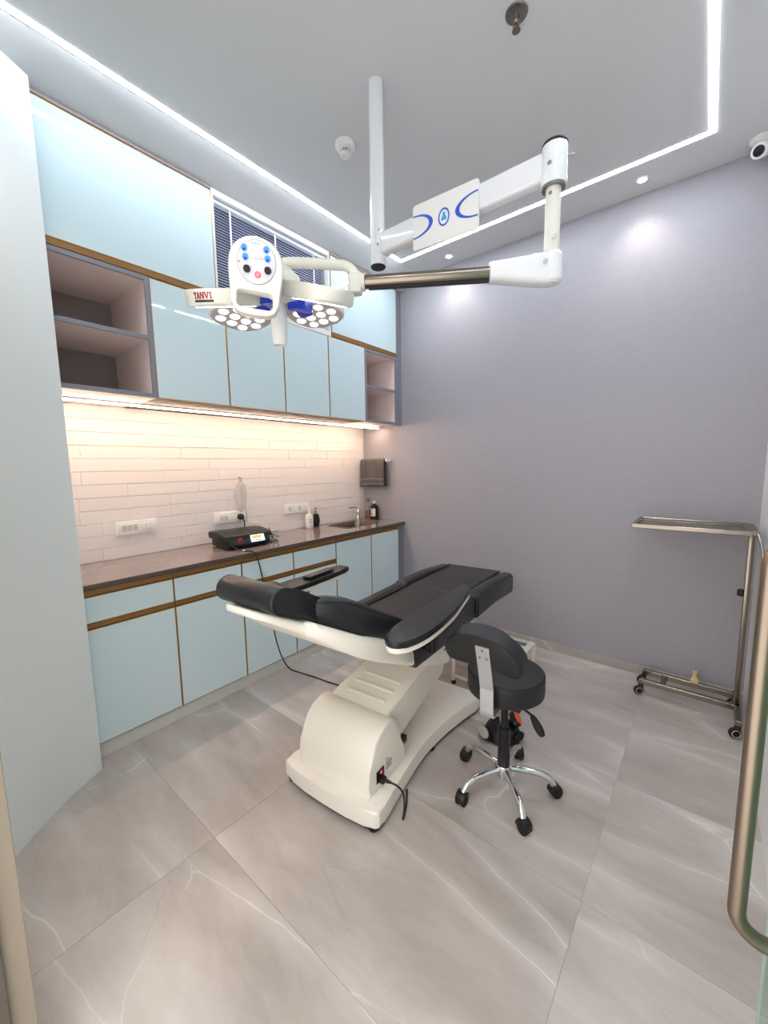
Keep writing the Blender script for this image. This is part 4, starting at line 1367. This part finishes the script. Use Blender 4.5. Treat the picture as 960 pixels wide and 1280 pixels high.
# back rest bracket and pad
bd = Vector((0.06, -1.0, 0)).normalized()
bt_ = Vector((-bd.y, bd.x, 0))       # image right
bt_ = bt_ if bt_.x > 0 else -bt_
P0 = Vector((SX, SY, 0))
bm = nb()
pl = [(-0.02, 0.473), (0.19, 0.473), (0.218, 0.480), (0.225, 0.50), (0.228, 0.60), (0.252, 0.69), (0.286, 0.800)]
n_ = len(pl)
th = 0.005
for (a, b), (a2, b2) in zip(pl, pl[1:]):
    pa, pb = P0 + bd * a + kup * b, P0 + bd * a2 + kup * b2
    dd = (pb - pa); Lh = dd.length / 2; dd.normalize()
    obox(bm, (pa + pb) / 2, bt_, dd, bt_.cross(dd), 0.0275, Lh + 0.001, th / 2)
br = obj('back_bracket', bm, 'alu', st, smooth=False)
nrm = (bd * 1.0 - kup * 0.30).normalized()
for u, v in ((0.0, 0.785), (-0.014, 0.750), (0.014, 0.750)):
    bm = nb(); lathe(bm, [(0.0, 0.004), (0.004, 0.004), (0.005, 0.0)], P0 + bd * (0.2815 - (0.785 - v) * 0.30 + 0.0025) + bt_ * u + kup * v, 10, nrm)
    obj('screw', bm, 'steel_dark', br)
yaw = 0.05
ptx = (bt_ * math.cos(yaw) + bd * math.sin(yaw)).normalized()
pnn = (bd * math.cos(yaw) - bt_ * math.sin(yaw)).normalized()
pup = (kup + pnn * 0.30).normalized()
pnn = ptx.cross(pup).normalized()
if pnn.dot(bd) < 0: pnn = -pnn
hm = [(-0.160, -0.030)]
for k in range(15):
    a = PI - PI * k / 14
    hm.append((0.163 * math.cos(a), -0.005 + 0.112 * math.sin(a)))
hm += [(0.160, -0.030), (0.150, -0.048), (0.125, -0.052), (0.0, -0.044), (-0.125, -0.052), (-0.150, -0.048)]
pcn = P0 + bd * 0.2655 + kup * 0.742 + bt_ * -0.014
bm = nb(); prism(bm, hm, (pcn - pnn * 0.078, ptx, pup, pnn), 0.076, 0.012, 3)
bp_ = obj('backrest', bm, 'stool_leather', st)
bm = nb()
lp = [pcn - pnn * 0.006 + ptx * (a * 0.965) + pup * (b * 0.95) for a, b in hm]
tube(bm, lp + [lp[0], lp[1]], 0.003, 6)
obj('piping', bm, 'piping', bp_)
# height lever
bm = nb()
la = Vector((SX + 0.05, SY - 0.03, 0.466))
lb_ = Vector((-0.505, 1.575, 0.452)); lc = Vector((-0.475, 1.558, 0.425)); ld = Vector((-0.448, 1.545, 0.398))
tube(bm, [la, lb_, lb_.lerp(lc, 0.3)], 0.005, 10)
lv = obj('height_lever', bm, 'black', st)
bm = nb(); tube(bm, spline([lb_, lb_.lerp(lc, 0.5), lc, ld], 4), [0.007, 0.010, 0.012, 0.013, 0.014, 0.015, 0.016, 0.0165, 0.017, 0.017, 0.016, 0.014, 0.008], 12)
obj('lever_grip', bm, 'rubber', lv)

# ------------------------------------------------------------------ foot control behind the stool
fx, fy = -0.790, 1.975
t = thing('foot_pedal', 'round dark foot control with grey and orange pedals behind the stool column', 'foot pedal', (fx, fy, 0))
bm = nb(); lathe(bm, [(0.0, 0.0005), (0.092, 0.0005), (0.098, 0.010), (0.095, 0.035), (0.080, 0.062), (0.055, 0.080), (0.025, 0.088), (0.0, 0.089)], (fx, fy, 0), 32)
obj('dome', bm, 'black', t)
TC = Vector((fx, fy, 0))


def pedal(ang, m, zz=0.05, rr=0.108, name='pedal', a=0.040, b=0.017):
    d = Vector((math.cos(ang), math.sin(ang), 0)); s = kup.cross(d)
    nn = (d * 0.75 + kup * 0.65).normalized(); vv = nn.cross(s).normalized()
    c = TC + d * rr + kup * zz
    b_ = nb(); prism(b_, ellipse(a, b + 0.004, 24), (c - nn * 0.030, s, vv, nn), 0.030, 0.004, 2)
    p = obj(name, b_, 'black', t)
    b_ = nb(); prism(b_, ellipse(a * 0.94, b, 24), (c, s, vv, nn), 0.006, 0.002, 2)
    obj('pedal_pad', b_, m, p, label={'orange': 'orange pedal pad', 'grey_pad': 'pale grey pedal pad', 'black': None}[m])


pedal(math.radians(-128), 'grey_pad', 0.040, 0.112, a=0.050, b=0.024)
pedal(math.radians(30), 'orange', 0.118, 0.078, a=0.058, b=0.029)
pedal(math.radians(-8), 'black', 0.05, 0.102, 'side_pedal')
bm = nb(); tube(bm, [TC + Vector((-0.06, 0.05, 0.08)), TC + Vector((-0.055, 0.03, 0.125)), TC + Vector((-0.015, -0.005, 0.125)), TC + Vector((0.0, -0.02, 0.085))], 0.006, 10)
obj('carry_handle', bm, 'steel_dark', t)

# ------------------------------------------------------------------ step stool behind the chair
t = thing('step_stool', 'low cream metal step with grey grip strip behind the treatment chair', 'step stool', (-1.08, 2.54, 0))
xa, xb_, ya, yb_ = -1.262, -0.885, 2.275, 2.755
bm = nb(); box(bm, (xa - 0.01, ya - 0.01, 0.205), (xb_ + 0.01, yb_ + 0.01, 0.222), 0.005, 2)
tp = obj('tread', bm, 'cream_gloss', t)
for k, yy in enumerate((2.36, 2.50, 2.66)):
    bm = nb(); box(bm, (xa + 0.03, yy, 0.2215), (xb_ - 0.03, yy + 0.05, 0.224))
    obj('grip_strip', bm, 'steel_dark', tp, smooth=False)
for x in (xa, xb_):
    for y in (ya, yb_):
        bm = nb(); box(bm, (x - 0.010, y - 0.010, 0.012), (x + 0.010, y + 0.010, 0.205), 0.003, 1)
        lg = obj('leg', bm, 'cream_gloss', t)
        bm = nb(); box(bm, (x - 0.012, y - 0.012, 0.0005), (x + 0.012, y + 0.012, 0.03), 0.003, 1)
        obj('foot_cap', bm, 'rubber', lg)
for y in (ya, yb_):
    bm = nb(); box(bm, (xa, y - 0.006, 0.052), (xb_, y + 0.006, 0.068), 0.002, 1)
    obj('stretcher', bm, 'cream_gloss', t)

# ------------------------------------------------------------------ instrument trolley
tx = 0.212
t = thing('instrument_trolley', 'stainless steel overbed instrument trolley on castors in the right corner', 'trolley', (0.05, 2.95, 0))
bm = nb(); box(bm, (tx - 0.013, 2.925, 0.10), (tx + 0.013, 2.955, 1.125), 0.004, 2)
post = obj('post', bm, 'steel', t)
bm = nb(); box(bm, (tx - 0.034, 2.925, 0.735), (tx - 0.013, 2.95, 0.775), 0.005, 2); box(bm, (tx - 0.040, 2.921, 0.738), (tx - 0.034, 2.954, 0.772), 0.004, 2)
obj('clamp_knob', bm, 'black', post)
bm = nb(); box(bm, (-0.335, 2.75, 1.105), (0.20, 2.775, 1.130), 0.003, 1)
rl_ = [obj('tray_rail', bm, 'steel', t)]
bm = nb(); box(bm, (-0.335, 3.105, 1.105), (0.20, 3.130, 1.130), 0.003, 1); obj('tray_rail', bm, 'steel', t)
bm = nb(); box(bm, (-0.335, 2.775, 1.105), (-0.312, 3.105, 1.130), 0.003, 1); obj('tray_rail', bm, 'steel', t)
bm = nb(); box(bm, (0.176, 2.775, 1.105), (0.228, 3.105, 1.130), 0.003, 1); obj('tray_rail', bm, 'steel', t)
bm = nb()
box(bm, (-0.312, 2.775, 1.108), (0.176, 3.105, 1.112))
obj('tray', bm, 'steel_dark', t, smooth=False)
bm = nb(); box(bm, (-0.315, 2.93, 1.128), (0.18, 2.942, 1.134), 0.001, 1); obj('tray_bar', bm, 'steel', t)
bm = nb(); tube(bm, [(0.222, 2.77, 1.115), (0.236, 2.70, 1.06), (0.242, 2.66, 1.0)], 0.006, 10)
obj('brace', bm, 'steel_dark', t)
# U base
for y0_, y1_ in ((2.895, 2.925), (3.045, 3.070)):
    bm = nb(); box(bm, (-0.255, y0_, 0.072), (0.228, y1_, 0.105), 0.004, 1)
    obj('base_rail', bm, 'steel', t)
bm = nb(); box(bm, (0.200, 2.72, 0.072), (0.232, 3.09, 0.105), 0.004, 1); obj('cross_rail', bm, 'steel', t)
bm = nb(); box(bm, (-0.150, 2.925, 0.078), (-0.120, 3.045, 0.102), 0.003, 1); obj('cross_rail', bm, 'steel', t)
for x, y in ((-0.245, 2.90), (-0.245, 3.06), (0.216, 3.075), (0.216, 2.735)):
    bm = nb()
    ax_ = Vector((0.45, -0.89, 0))
    lathe(bm, [(0.0, -0.012), (0.022, -0.012), (0.029, -0.007), (0.029, 0.007), (0.022, 0.012), (0.0, 0.012)], (x - 0.012, y - 0.006, 0.0295), 22, ax_)
    cw = obj('castor_wheel', bm, 'rubber', t)
    bm = nb()
    tube(bm, [Vector((x - 0.012, y - 0.006, 0.0295)) + ax_ * 0.0125 + Vector((0.89, 0.45, 0)) * (0.020 * math.cos(2 * PI * k / 20)) + kup * (0.020 * math.sin(2 * PI * k / 20)) for k in range(22)], 0.0022, 6)
    obj('wheel_ring', bm, 'grey_pad', cw)
    bm = nb(); box(bm, (x - 0.018, y - 0.016, 0.045), (x + 0.012, y + 0.014, 0.072), 0.006, 2)
    obj('castor_hood', bm, 'black', cw)
t = thing('wooden_peg', 'small turned pale wooden peg standing on the trolley base rail', 'peg', (0.02, 3.057, 0.105))
bm = nb(); lathe(bm, [(0.0, 0.1052), (0.022, 0.1052), (0.024, 0.112), (0.022, 0.128), (0.014, 0.138), (0.011, 0.150), (0.0125, 0.165), (0.0145, 0.176), (0.013, 0.182), (0.0, 0.183)], (0.02, 3.057, 0), 20)
obj('turned_body', bm, 'wood', t)

# ------------------------------------------------------------------ glass door at the right edge
fe = Vector((0.1125, 0.765, 0))        # free edge
hg = Vector((0.24, -0.10, 0))
ld_ = (fe - hg).normalized(); ln = Vector((ld_.y, -ld_.x, 0))
if ln.x > 0: ln = -ln                  # towards the room, image left
bm = nb()
Lh = (fe - hg).length / 2
obox(bm, (fe + hg) / 2 + kup * 1.16 - ln * 0.006, ld_, ln, kup, Lh, 0.006, 1.15, 0.001, 1)
dr = struct('door_1', bm, 'door_glass')
dr['label'] = 'open frameless glass door at the right edge of the picture'
hp = Vector((0.0643, 0.655, 0))
hb = fe - ld_ * 0.115
off = (hp - hb).dot(ln)
A0 = hb + ln * off
bm = nb()
z0_, z1_ = 0.877, 1.410
pts = [hb + kup * z0_ + ln * 0.002, A0 + kup * z0_ - ln * 0.035]
for k in range(1, 7):
    a = PI / 2 * k / 6
    pts.append(A0 - ln * 0.035 + kup * z0_ + ln * (0.035 * math.sin(a)) + kup * (0.035 * (1 - math.cos(a))))
for k in range(0, 7):
    a = PI / 2 * k / 6
    pts.append(A0 - ln * 0.035 + kup * z1_ + ln * (0.035 * math.cos(a)) - kup * (0.035 * (1 - math.sin(a))))
pts.append(hb + kup * z1_ + ln * 0.002)
tube(bm, pts, 0.0098, 20)
obj('handle', bm, 'handle_steel', dr)

# ------------------------------------------------------------------ things on the counter
ZK = 0.9303
# cautery machine
mx_, my_ = -2.61, 1.545
t = thing('cautery_machine', 'low black electrosurgery box with small lit screen on the counter', 'machine', (mx_, my_, ZK), -0.06)
b2 = nb()
prof = [(-0.135, 0.0), (0.118, 0.0), (0.132, 0.012), (0.140, 0.03), (0.118, 0.082), (0.105, 0.090), (-0.02, 0.106), (-0.125, 0.100), (-0.140, 0.088)]
prism(b2, prof, ((0, -0.155, 0.006), (1, 0, 0), (0, 0, 1), (0, 1, 0)), 0.31, 0.006, 2)
obj('case', b2, 'black', t, local=True, label=None)
b2 = nb(); prism(b2, [(-0.13, 0.058), (0.128, 0.058), (0.118, 0.088), (0.105, 0.096), (-0.02, 0.112), (-0.125, 0.106), (-0.14, 0.094)], ((0, -0.178, 0.006), (1, 0, 0), (0, 0, 1), (0, 1, 0)), 0.356, 0.004, 2)
obj('lid', b2, 'black', t, local=True)
fdir = Vector((-0.022, 0, 0.052)).normalized(); fnm = Vector((fdir.z, 0, -fdir.x))
fb = Vector((0.1405, 0, 0.040))
b2 = nb(); prism(b2, rrect(0.105, 0.050, 0.003, 2), (fb + Vector((0, 0.055, 0)) + fdir * 0.024 + fnm * 0.002, (0, 1, 0), fdir, fnm), 0.004)
sc_ = obj('screen', b2, 'screen', t, local=True, smooth=False)
b2 = nb(); prism(b2, [(u - 0.005, v + 0.008) for u, v in rrect(0.070, 0.022, 0.001, 1)], (fb + Vector((0, 0.055, 0)) + fdir * 0.024 + fnm * 0.0062, (0, 1, 0), fdir, fnm), 0.0006)
obj('readout', b2, 'screen_orange', sc_, local=True, smooth=False)
b2 = nb()
for k, (u, v, w) in enumerate(((-0.040, -0.016, 0.008), (-0.012, -0.016, 0.018), (0.014, -0.016, 0.018), (0.036, -0.016, 0.010))):
    prism(b2, [(u - w / 2, v - 0.003), (u + w / 2, v - 0.003), (u + w / 2, v + 0.003), (u - w / 2, v + 0.003)], (fb + Vector((0, 0.055, 0)) + fdir * 0.024 + fnm * 0.0062, (0, 1, 0), fdir, fnm), 0.0006)
obj('screen_print', b2, 'logo_blue', sc_, local=True, smooth=False)
b2 = nb()
fL = (fb + Vector((0, -0.075, 0)) + fdir * 0.026 + fnm * 0.0022, Vector((0, 1, 0)), fdir, fnm)
prism(b2, [(-0.022, -0.010), (-0.014, 0.006), (-0.004, 0.014), (0.010, 0.016), (0.022, 0.010), (0.010, 0.010), (0.002, 0.006), (0.018, -0.010), (0.008, -0.010), (-0.004, 0.002), (-0.010, -0.010)], fL, 0.0008)
prism(b2, [(-0.024, -0.019), (0.026, -0.019), (0.026, -0.016), (-0.024, -0.016)], fL, 0.0008)
obj('maker_mark', b2, 'red_print', t, local=True, smooth=False)
b2 = nb()
for x in (-0.10, 0.09):
    for y in (-0.13, 0.13):
        lathe(b2, [(0.012, 0.0), (0.012, 0.007)], (x, y, 0.0003), 12)
obj('foot', b2, 'rubber', t, local=True)
# cord from plug
SK = XL + 0.012
# sockets
def socket_plate(y0, y1, z0, z1, label, items):
    t = thing('socket_plate', label, 'wall socket', (SK, (y0 + y1) / 2, (z0 + z1) / 2))
    b_ = nb(); box(b_, (SK - 0.006, y0, z0), (SK + 0.012, y1, z1), 0.004, 2)
    obj('plate', b_, 'white_plastic', t)
    zc = (z0 + z1) / 2
    for kind, yy in items:
        if kind == 'switch':
            b_ = nb(); box(b_, (SK + 0.011, yy - 0.011, zc - 0.018), (SK + 0.0155, yy + 0.011, zc + 0.018), 0.002, 1)
            obj('rocker', b_, 'white_plastic', t)
        elif kind == 'slot':
            b_ = nb(); box(b_, (SK + 0.0112, yy - 0.014, zc - 0.020), (SK + 0.0132, yy + 0.014, zc + 0.020), 0.001, 1)
            q = obj('outlet', b_, 'plinth', t)
            b_ = nb()
            for dy in (-0.006, 0.006):
                box(b_, (SK + 0.0128, yy + dy - 0.0022, zc - 0.008), (SK + 0.0138, yy + dy + 0.0022, zc + 0.002))
            box(b_, (SK + 0.0128, yy - 0.0025, zc + 0.008), (SK + 0.0138, yy + 0.0025, zc + 0.015))
            obj('pin_hole', b_, 'grey_pad', q, smooth=False)
    return t


socket_plate(0.842, 1.080, 1.076, 1.163, 'white six-way switch and socket plate on the brick wall nearest the white pier', [('slot', 0.885), ('slot', 0.917), ('slot', 0.949), ('switch', 0.995), ('switch', 1.022), ('switch', 1.049)])
socket_plate(1.487, 1.745, 1.068, 1.150, 'white wall socket plate behind the black machine with black plug in it', [('slot', 1.54), ('slot', 1.575), ('switch', 1.635), ('slot', 1.69)])
socket_plate(2.128, 2.405, 1.076, 1.165, 'white wall socket plate on the bricks above the white pump bottle', [('slot', 2.18), ('switch', 2.235), ('slot', 2.29), ('switch', 2.36)])
t = thing('plug_cord', 'black plug and cord running from the middle wall socket to the machine', 'cord', (SK + 0.014, 1.69, 1.108))
b_ = nb(); lathe(b_, [(0.024, 0.0142), (0.024, 0.036), (0.018, 0.048), (0.010, 0.062), (0.0, 0.063)], (SK, 1.69, 1.108), 18, (1, 0, 0))
obj('plug', b_, 'black', t)
b_ = nb(); tube(b_, spline([(SK + 0.05, 1.69, 1.104), (SK + 0.07, 1.692, 1.075), (SK + 0.06, 1.70, 1.02), (SK + 0.055, 1.715, 0.965), (SK + 0.06, 1.74, 0.9365), (SK + 0.08, 1.76, 0.9365), (SK + 0.11, 1.73, 0.9365)], 6), 0.0045, 8)
obj('cord', b_, 'black', t)

# drip-shaped clear packet hanging on the wall above the socket
yy = 1.70
t = thing('hanging_packet', 'long clear plastic packet hanging on the bricks above the plugged-in socket', 'packet', (XL + 0.03, yy, 1.30))
b_ = nb()
hp_ = []
shape = [(1.158, 0.010), (1.166, 0.020), (1.185, 0.034), (1.22, 0.040), (1.28, 0.043), (1.34, 0.040), (1.36, 0.036), (1.370, 0.022), (1.385, 0.018)]
rings = []
for zz, w in shape:
    rings.append([(XL + 0.028 + b, yy + 0.012 + a, zz) for a, b in ellipse(w, min(0.010, w * 0.35), 16)])
loft(b_, rings)
obj('pouch', b_, 'film', t)
b_ = nb(); tube(b_, [(XL + 0.040, yy + 0.008, 1.35), (XL + 0.0405, yy + 0.014, 1.26), (XL + 0.040, yy + 0.020, 1.18)], 0.0022, 6)
obj('fold_line', b_, 'grey_pad', t)
b_ = nb()
tube(b_, spline([(XL + 0.010, yy + 0.0, 1.412), (XL + 0.030, yy + 0.002, 1.416), (XL + 0.034, yy + 0.004, 1.392), (XL + 0.030, yy + 0.006, 1.378)], 4), 0.0022, 6)
tube(b_, spline([(XL + 0.010, yy + 0.016, 1.410), (XL + 0.030, yy + 0.018, 1.412), (XL + 0.034, yy + 0.018, 1.392), (XL + 0.030, yy + 0.012, 1.378)], 4), 0.0022, 6)
obj('hook', b_, 'text_dark', t)
b_ = nb(); tube(b_, spline([(XL + 0.03, yy + 0.012, 1.160), (XL + 0.045, yy + 0.03, 1.145), (XL + 0.043, yy + 0.036, 1.10), (XL + 0.035, yy + 0.040, 1.06)], 5), [0.006] * 15 + [0.004], 8)
obj('tail', b_, 'film', t)
# small white lead tip beyond the socket
t = thing('lead_tip', 'tiny white lead with dark tip dangling beside the plugged-in socket', 'lead', (XL + 0.03, 1.83, 1.04))
b_ = nb(); tube(b_, [(XL + 0.030, 1.775, 1.052), (XL + 0.032, 1.83, 1.038), (XL + 0.034, 1.862, 1.036)], [0.003, 0.0055, 0.004], 8)
obj('tip', b_, 'white_plastic', t)
b_ = nb(); tube(b_, spline([(XL + 0.034, 1.862, 1.036), (XL + 0.036, 1.872, 1.02), (XL + 0.036, 1.872, 0.96), (XL + 0.05, 1.86, 0.935)], 4), 0.0022, 6)
obj('wire', b_, 'white_plastic', t)

# tangle of leads on the right of the machine
t = thing('cable_bundle', 'looped tangle of grey and black leads on the counter beside the machine', 'cable', (-2.56, 1.77, ZK))
for k in range(6):
    pts = []
    rr = random.Random(k)
    for j in range(9):
        a = 2 * PI * j / 8
        pts.append((-2.565 + 0.065 * math.cos(a) * rr.uniform(0.7, 1.1) + rr.uniform(-.008, .008), 1.775 + 0.045 * math.sin(a) * rr.uniform(0.6, 1.1) + 0.004 * k, 0.9355 + 0.010 * k + 0.012 * (1 + math.sin(a * 2 + k)) * (k > 0)))
    b_ = nb(); tube(b_, spline(pts, 4), 0.0035, 6)
    obj('lead', b_, 'black' if k % 3 == 0 else 'grey_pad', t)
b_ = nb(); tube(b_, spline([(-2.52, 1.76, 0.95), (-2.53, 1.75, 0.99), (-2.54, 1.745, 1.02), (-2.535, 1.735, 1.04)], 4), 0.0035, 6)
obj('lead', b_, 'black', t)

# lead hanging over the counter, across the floor to the chair and foot control
t = thing('floor_cable', 'long black cable from the counter machine hanging down and trailing over the floor', 'cable', (-2.30, 1.45, 0.0))
pts = [(-2.475, 1.40, 0.958), (-2.44, 1.42, 0.940), (-2.39, 1.435, 0.9365), (-2.345, 1.452, 0.937), (-2.322, 1.465, 0.925), (-2.315, 1.485, 0.87), (-2.313, 1.51, 0.75), (-2.30, 1.535, 0.60), (-2.285, 1.55, 0.45), (-2.262, 1.56, 0.30), (-2.24, 1.585, 0.17), (-2.215, 1.63, 0.07), (-2.17, 1.70, 0.02), (-2.10, 1.735, 0.0052), (-1.95, 1.755, 0.0052), (-1.80, 1.79, 0.0052), (-1.64, 1.88, 0.0052), (-1.52, 2.07, 0.0052), (-1.40, 2.20, 0.0052), (-1.24, 2.235, 0.0052), (-1.08, 2.18, 0.0052), (-1.00, 2.16, 0.0052), (-0.90, 2.12, 0.0052), (-0.83, 2.065, 0.0055)]
b_ = nb(); tube(b_, spline(pts, 5), 0.0045, 8)
obj('lead', b_, 'black', t)
b_ = nb(); box(b_, (-2.40, 1.424, 0.9345), (-2.388, 1.440, 0.943), 0.002, 1)
obj('cable_tie', b_, 'white_plastic', t)

# pump bottle
bx, by = -2.805, 2.352
t = thing('pump_bottle', 'white pump bottle with printed label on the counter left of the sink', 'bottle', (bx, by, ZK))
b_ = nb()
rings = []
for zz, w, d in ((0.0, 0.066, 0.048), (0.003, 0.072, 0.052), (0.10, 0.072, 0.052), (0.118, 0.070, 0.050), (0.128, 0.055, 0.042), (0.134, 0.030, 0.030), (0.145, 0.028, 0.028)):
    rings.append([(bx + b, by + a, ZK + zz) for a, b in rrect(w, d, min(w, d) * 0.42, 4)])
loft(b_, rings)
obj('body', b_, 'white_plastic', t)
b_ = nb(); lathe(b_, [(0.015, 0.145), (0.015, 0.158), (0.006, 0.162), (0.005, 0.185), (0.0, 0.186)], (bx, by, ZK), 16)
tube(b_, [(bx, by, ZK + 0.183), (bx + 0.02, by - 0.02, ZK + 0.186), (bx + 0.035, by - 0.034, ZK + 0.178)], [0.008, 0.006, 0.004], 8)
obj('pump', b_, 'white_plastic', t)
b_ = nb(); box(b_, (bx + 0.0258, by - 0.022, ZK + 0.025), (bx + 0.0265, by + 0.016, ZK + 0.100))
lbm = obj('label', b_, 'label', t, smooth=False)
b_ = nb()
for k in range(3): box(b_, (bx + 0.0264, by - 0.018 , ZK + 0.05 + 0.014 * k), (bx + 0.0268, by + 0.006, ZK + 0.056 + 0.014 * k))
obj('label_print', b_, 'orange', lbm, smooth=False)

# black bottle with gold pump
bx, by = -2.83, 2.452
t = thing('pump_bottle', 'angular black bottle with gold pump beside the white pump bottle', 'bottle', (bx, by, ZK))
b_ = nb()
rings = []
for zz, w in ((0.0, 0.050), (0.004, 0.056), (0.055, 0.074), (0.10, 0.062), (0.116, 0.050), (0.122, 0.026)):
    rings.append([(bx + w / 2 * math.cos(PI / 4 * j + 0.2), by + w / 2 * 1.1 * math.sin(PI / 4 * j + 0.2), ZK + zz) for j in range(8)])
loft(b_, rings)
obj('body', b_, 'black', t, angle=0.2)
b_ = nb(); lathe(b_, [(0.013, 0.122), (0.013, 0.145), (0.006, 0.147), (0.006, 0.170), (0.012, 0.172), (0.012, 0.180), (0.0, 0.181)], (bx, by, ZK), 16)
tube(b_, [(bx, by, ZK + 0.176), (bx + 0.03, by - 0.012, ZK + 0.175)], [0.006, 0.004], 8)
obj('pump', b_, 'gold_cap', t)

# beaker with amber liquid and two instruments
bx, by = -2.765, 3.128
t = thing('beaker', 'clear beaker half full of amber liquid in the counter corner', 'beaker', (bx, by, ZK))
b_ = nb(); lathe(b_, [(0.0, 0.0), (0.032, 0.0), (0.034, 0.003), (0.034, 0.165), (0.036, 0.168), (0.0325, 0.168), (0.0325, 0.004), (0.0, 0.004)], (bx, by, ZK), 24)
obj('glass', b_, 'clear', t)
b_ = nb(); lathe(b_, [(0.0, 0.0042), (0.0320, 0.0042), (0.0320, 0.092), (0.0, 0.092)], (bx, by, ZK), 24)
obj('liquid', b_, 'amber', t)
for k, (dy, dx) in enumerate(((-0.014, 0.006), (0.012, -0.004))):
    t2 = thing('scissors', ['steel instrument standing in the amber beaker, left of two', 'steel instrument standing in the amber beaker, right of two'][k], 'scissors', (bx + dx, by + dy, ZK + 0.006), 0, 'instruments in the beaker')
    b_ = nb(); tube(b_, [(bx + dx, by + dy * 0.6, ZK + 0.008), (bx + dx, by + dy, ZK + 0.185)], 0.0028, 8)
    obj('shank', b_, 'steel_dark', t2)
    b_ = nb(); cc = Vector((bx + dx, by + dy * 1.25, ZK + 0.203))
    tube(b_, [cc + Vector((0.35, 0.94, 0)) * (0.011 * math.cos(2 * PI * j / 18)) + kup * (0.017 * math.sin(2 * PI * j / 18)) for j in range(20)], 0.0026, 8)
    obj('finger_ring', b_, 'text_dark', t2)

# black bottle with white label
bx, by = -2.69, 3.135
t = thing('reagent_bottle', 'black bottle with white cap and printed label at the counter corner', 'bottle', (bx, by, ZK))
b_ = nb(); lathe(b_, [(0.0, 0.0), (0.038, 0.0), (0.041, 0.004), (0.041, 0.125), (0.036, 0.145), (0.020, 0.158), (0.014, 0.162), (0.014, 0.172)], (bx, by, ZK), 24)
obj('body', b_, 'black', t)
b_ = nb(); lathe(b_, [(0.016, 0.168), (0.017, 0.170), (0.017, 0.188), (0.015, 0.191), (0.0, 0.191)], (bx, by, ZK), 18)
obj('cap', b_, 'white_plastic', t)
b_ = nb()
ang = [math.radians(-135 + 100 * j / 12) for j in range(13)]
loA = [b_.verts.new((bx + 0.0416 * math.cos(a), by + 0.0416 * math.sin(a), ZK + 0.038)) for a in ang]
hiA = [b_.verts.new((bx + 0.0416 * math.cos(a), by + 0.0416 * math.sin(a), ZK + 0.118)) for a in ang]
for j in range(12): b_.faces.new((loA[j], loA[j + 1], hiA[j + 1], hiA[j]))
lbm = obj('label', b_, 'label', t)
b_ = nb()
for z0_, z1_, j0, j1 in ((0.082, 0.096, 0, 5), (0.058, 0.074, 0, 6), (0.05, 0.054, 2, 10), (0.104, 0.110, 2, 8)):
    l1 = [b_.verts.new((bx + 0.0421 * math.cos(a), by + 0.0421 * math.sin(a), ZK + z0_)) for a in ang[j0:j1 + 1]]
    l2 = [b_.verts.new((bx + 0.0421 * math.cos(a), by + 0.0421 * math.sin(a), ZK + z1_)) for a in ang[j0:j1 + 1]]
    for j in range(len(l1) - 1): b_.faces.new((l1[j], l1[j + 1], l2[j + 1], l2[j]))
obj('label_print', b_, 'text_dark', lbm)

# towel on its rail
t = thing('towel_rail', 'short metal towel rail on the grey wall behind the hanging grey towel', 'towel rail', (-2.70, YB - 0.05, 1.55))
b_ = nb(); tube(b_, [(-2.865, YB - 0.06, 1.545), (-2.505, YB - 0.06, 1.545)], 0.0065, 12)
obj('bar', b_, 'chrome', t)
for x in (-2.858, -2.510):
    b_ = nb(); box(b_, (x - 0.012, YB - 0.074, 1.532), (x + 0.012, YB - 0.0005, 1.560), 0.004, 2)
    obj('bracket', b_, 'white_plastic', t)
t = thing('towel', 'grey terry towel hanging folded over the wall rail above the bottles', 'towel', (-2.70, YB - 0.06, 1.27))
random.seed(5)
nx = 26
xs_ = [-2.846 + (0.315) * k / (nx - 1) for k in range(nx)]


def drape(x, side, q):
    """q 0..1 down the drop; side 1 front, -1 rear"""
    ph = x * 46
    amp = 0.004 + 0.014 * q
    w = 0.015 + amp * (0.5 + 0.5 * math.sin(ph)) + 0.004 * math.sin(ph * 2.3 + 1.0) * q
    return YB - 0.06 - side * w


rows = []
front = [1.272 + 0.27 * k / 12 for k in range(13)]
b_ = nb()
secs = []
for k, zz in enumerate(front):
    q = 1 - k / 12
    secs.append([(x + (x + 2.69) * -0.03 * q, drape(x, 1, q), zz + 0.006 * math.sin(x * 9) * q) for x in xs_])
for a in (0.35, 0.9, PI / 2, PI - 0.9, PI - 0.35):
    secs.append([(x, YB - 0.06 - 0.015 * math.cos(a), 1.545 + 0.015 * math.sin(a)) for x in xs_])
for k, zz in enumerate(front[::-1]):
    q = k / 12
    secs.append([(x + (x + 2.69) * -0.02 * q, min(YB - 0.004, drape(x, -1, q * 0.8)), zz + 0.01) for x in xs_])
loft(b_, secs, cap=False, close=False)
tw = obj('cloth', b_, 'towel', t)
so = tw.modifiers.new('thick', 'SOLIDIFY'); so.thickness = 0.006; so.offset = 0
for zz, hh in ((1.300, 0.004), (1.352, 0.004)):
    b_ = nb()
    q = 1 - (zz - 1.272) / 0.27
    pts = [(x + (x + 2.69) * -0.03 * q, drape(x, 1, q) - 0.003, zz + 0.006 * math.sin(x * 9) * q) for x in xs_]
    tube(b_, pts, hh, 6)
    obj('woven_band', b_, 'towel_band', tw)
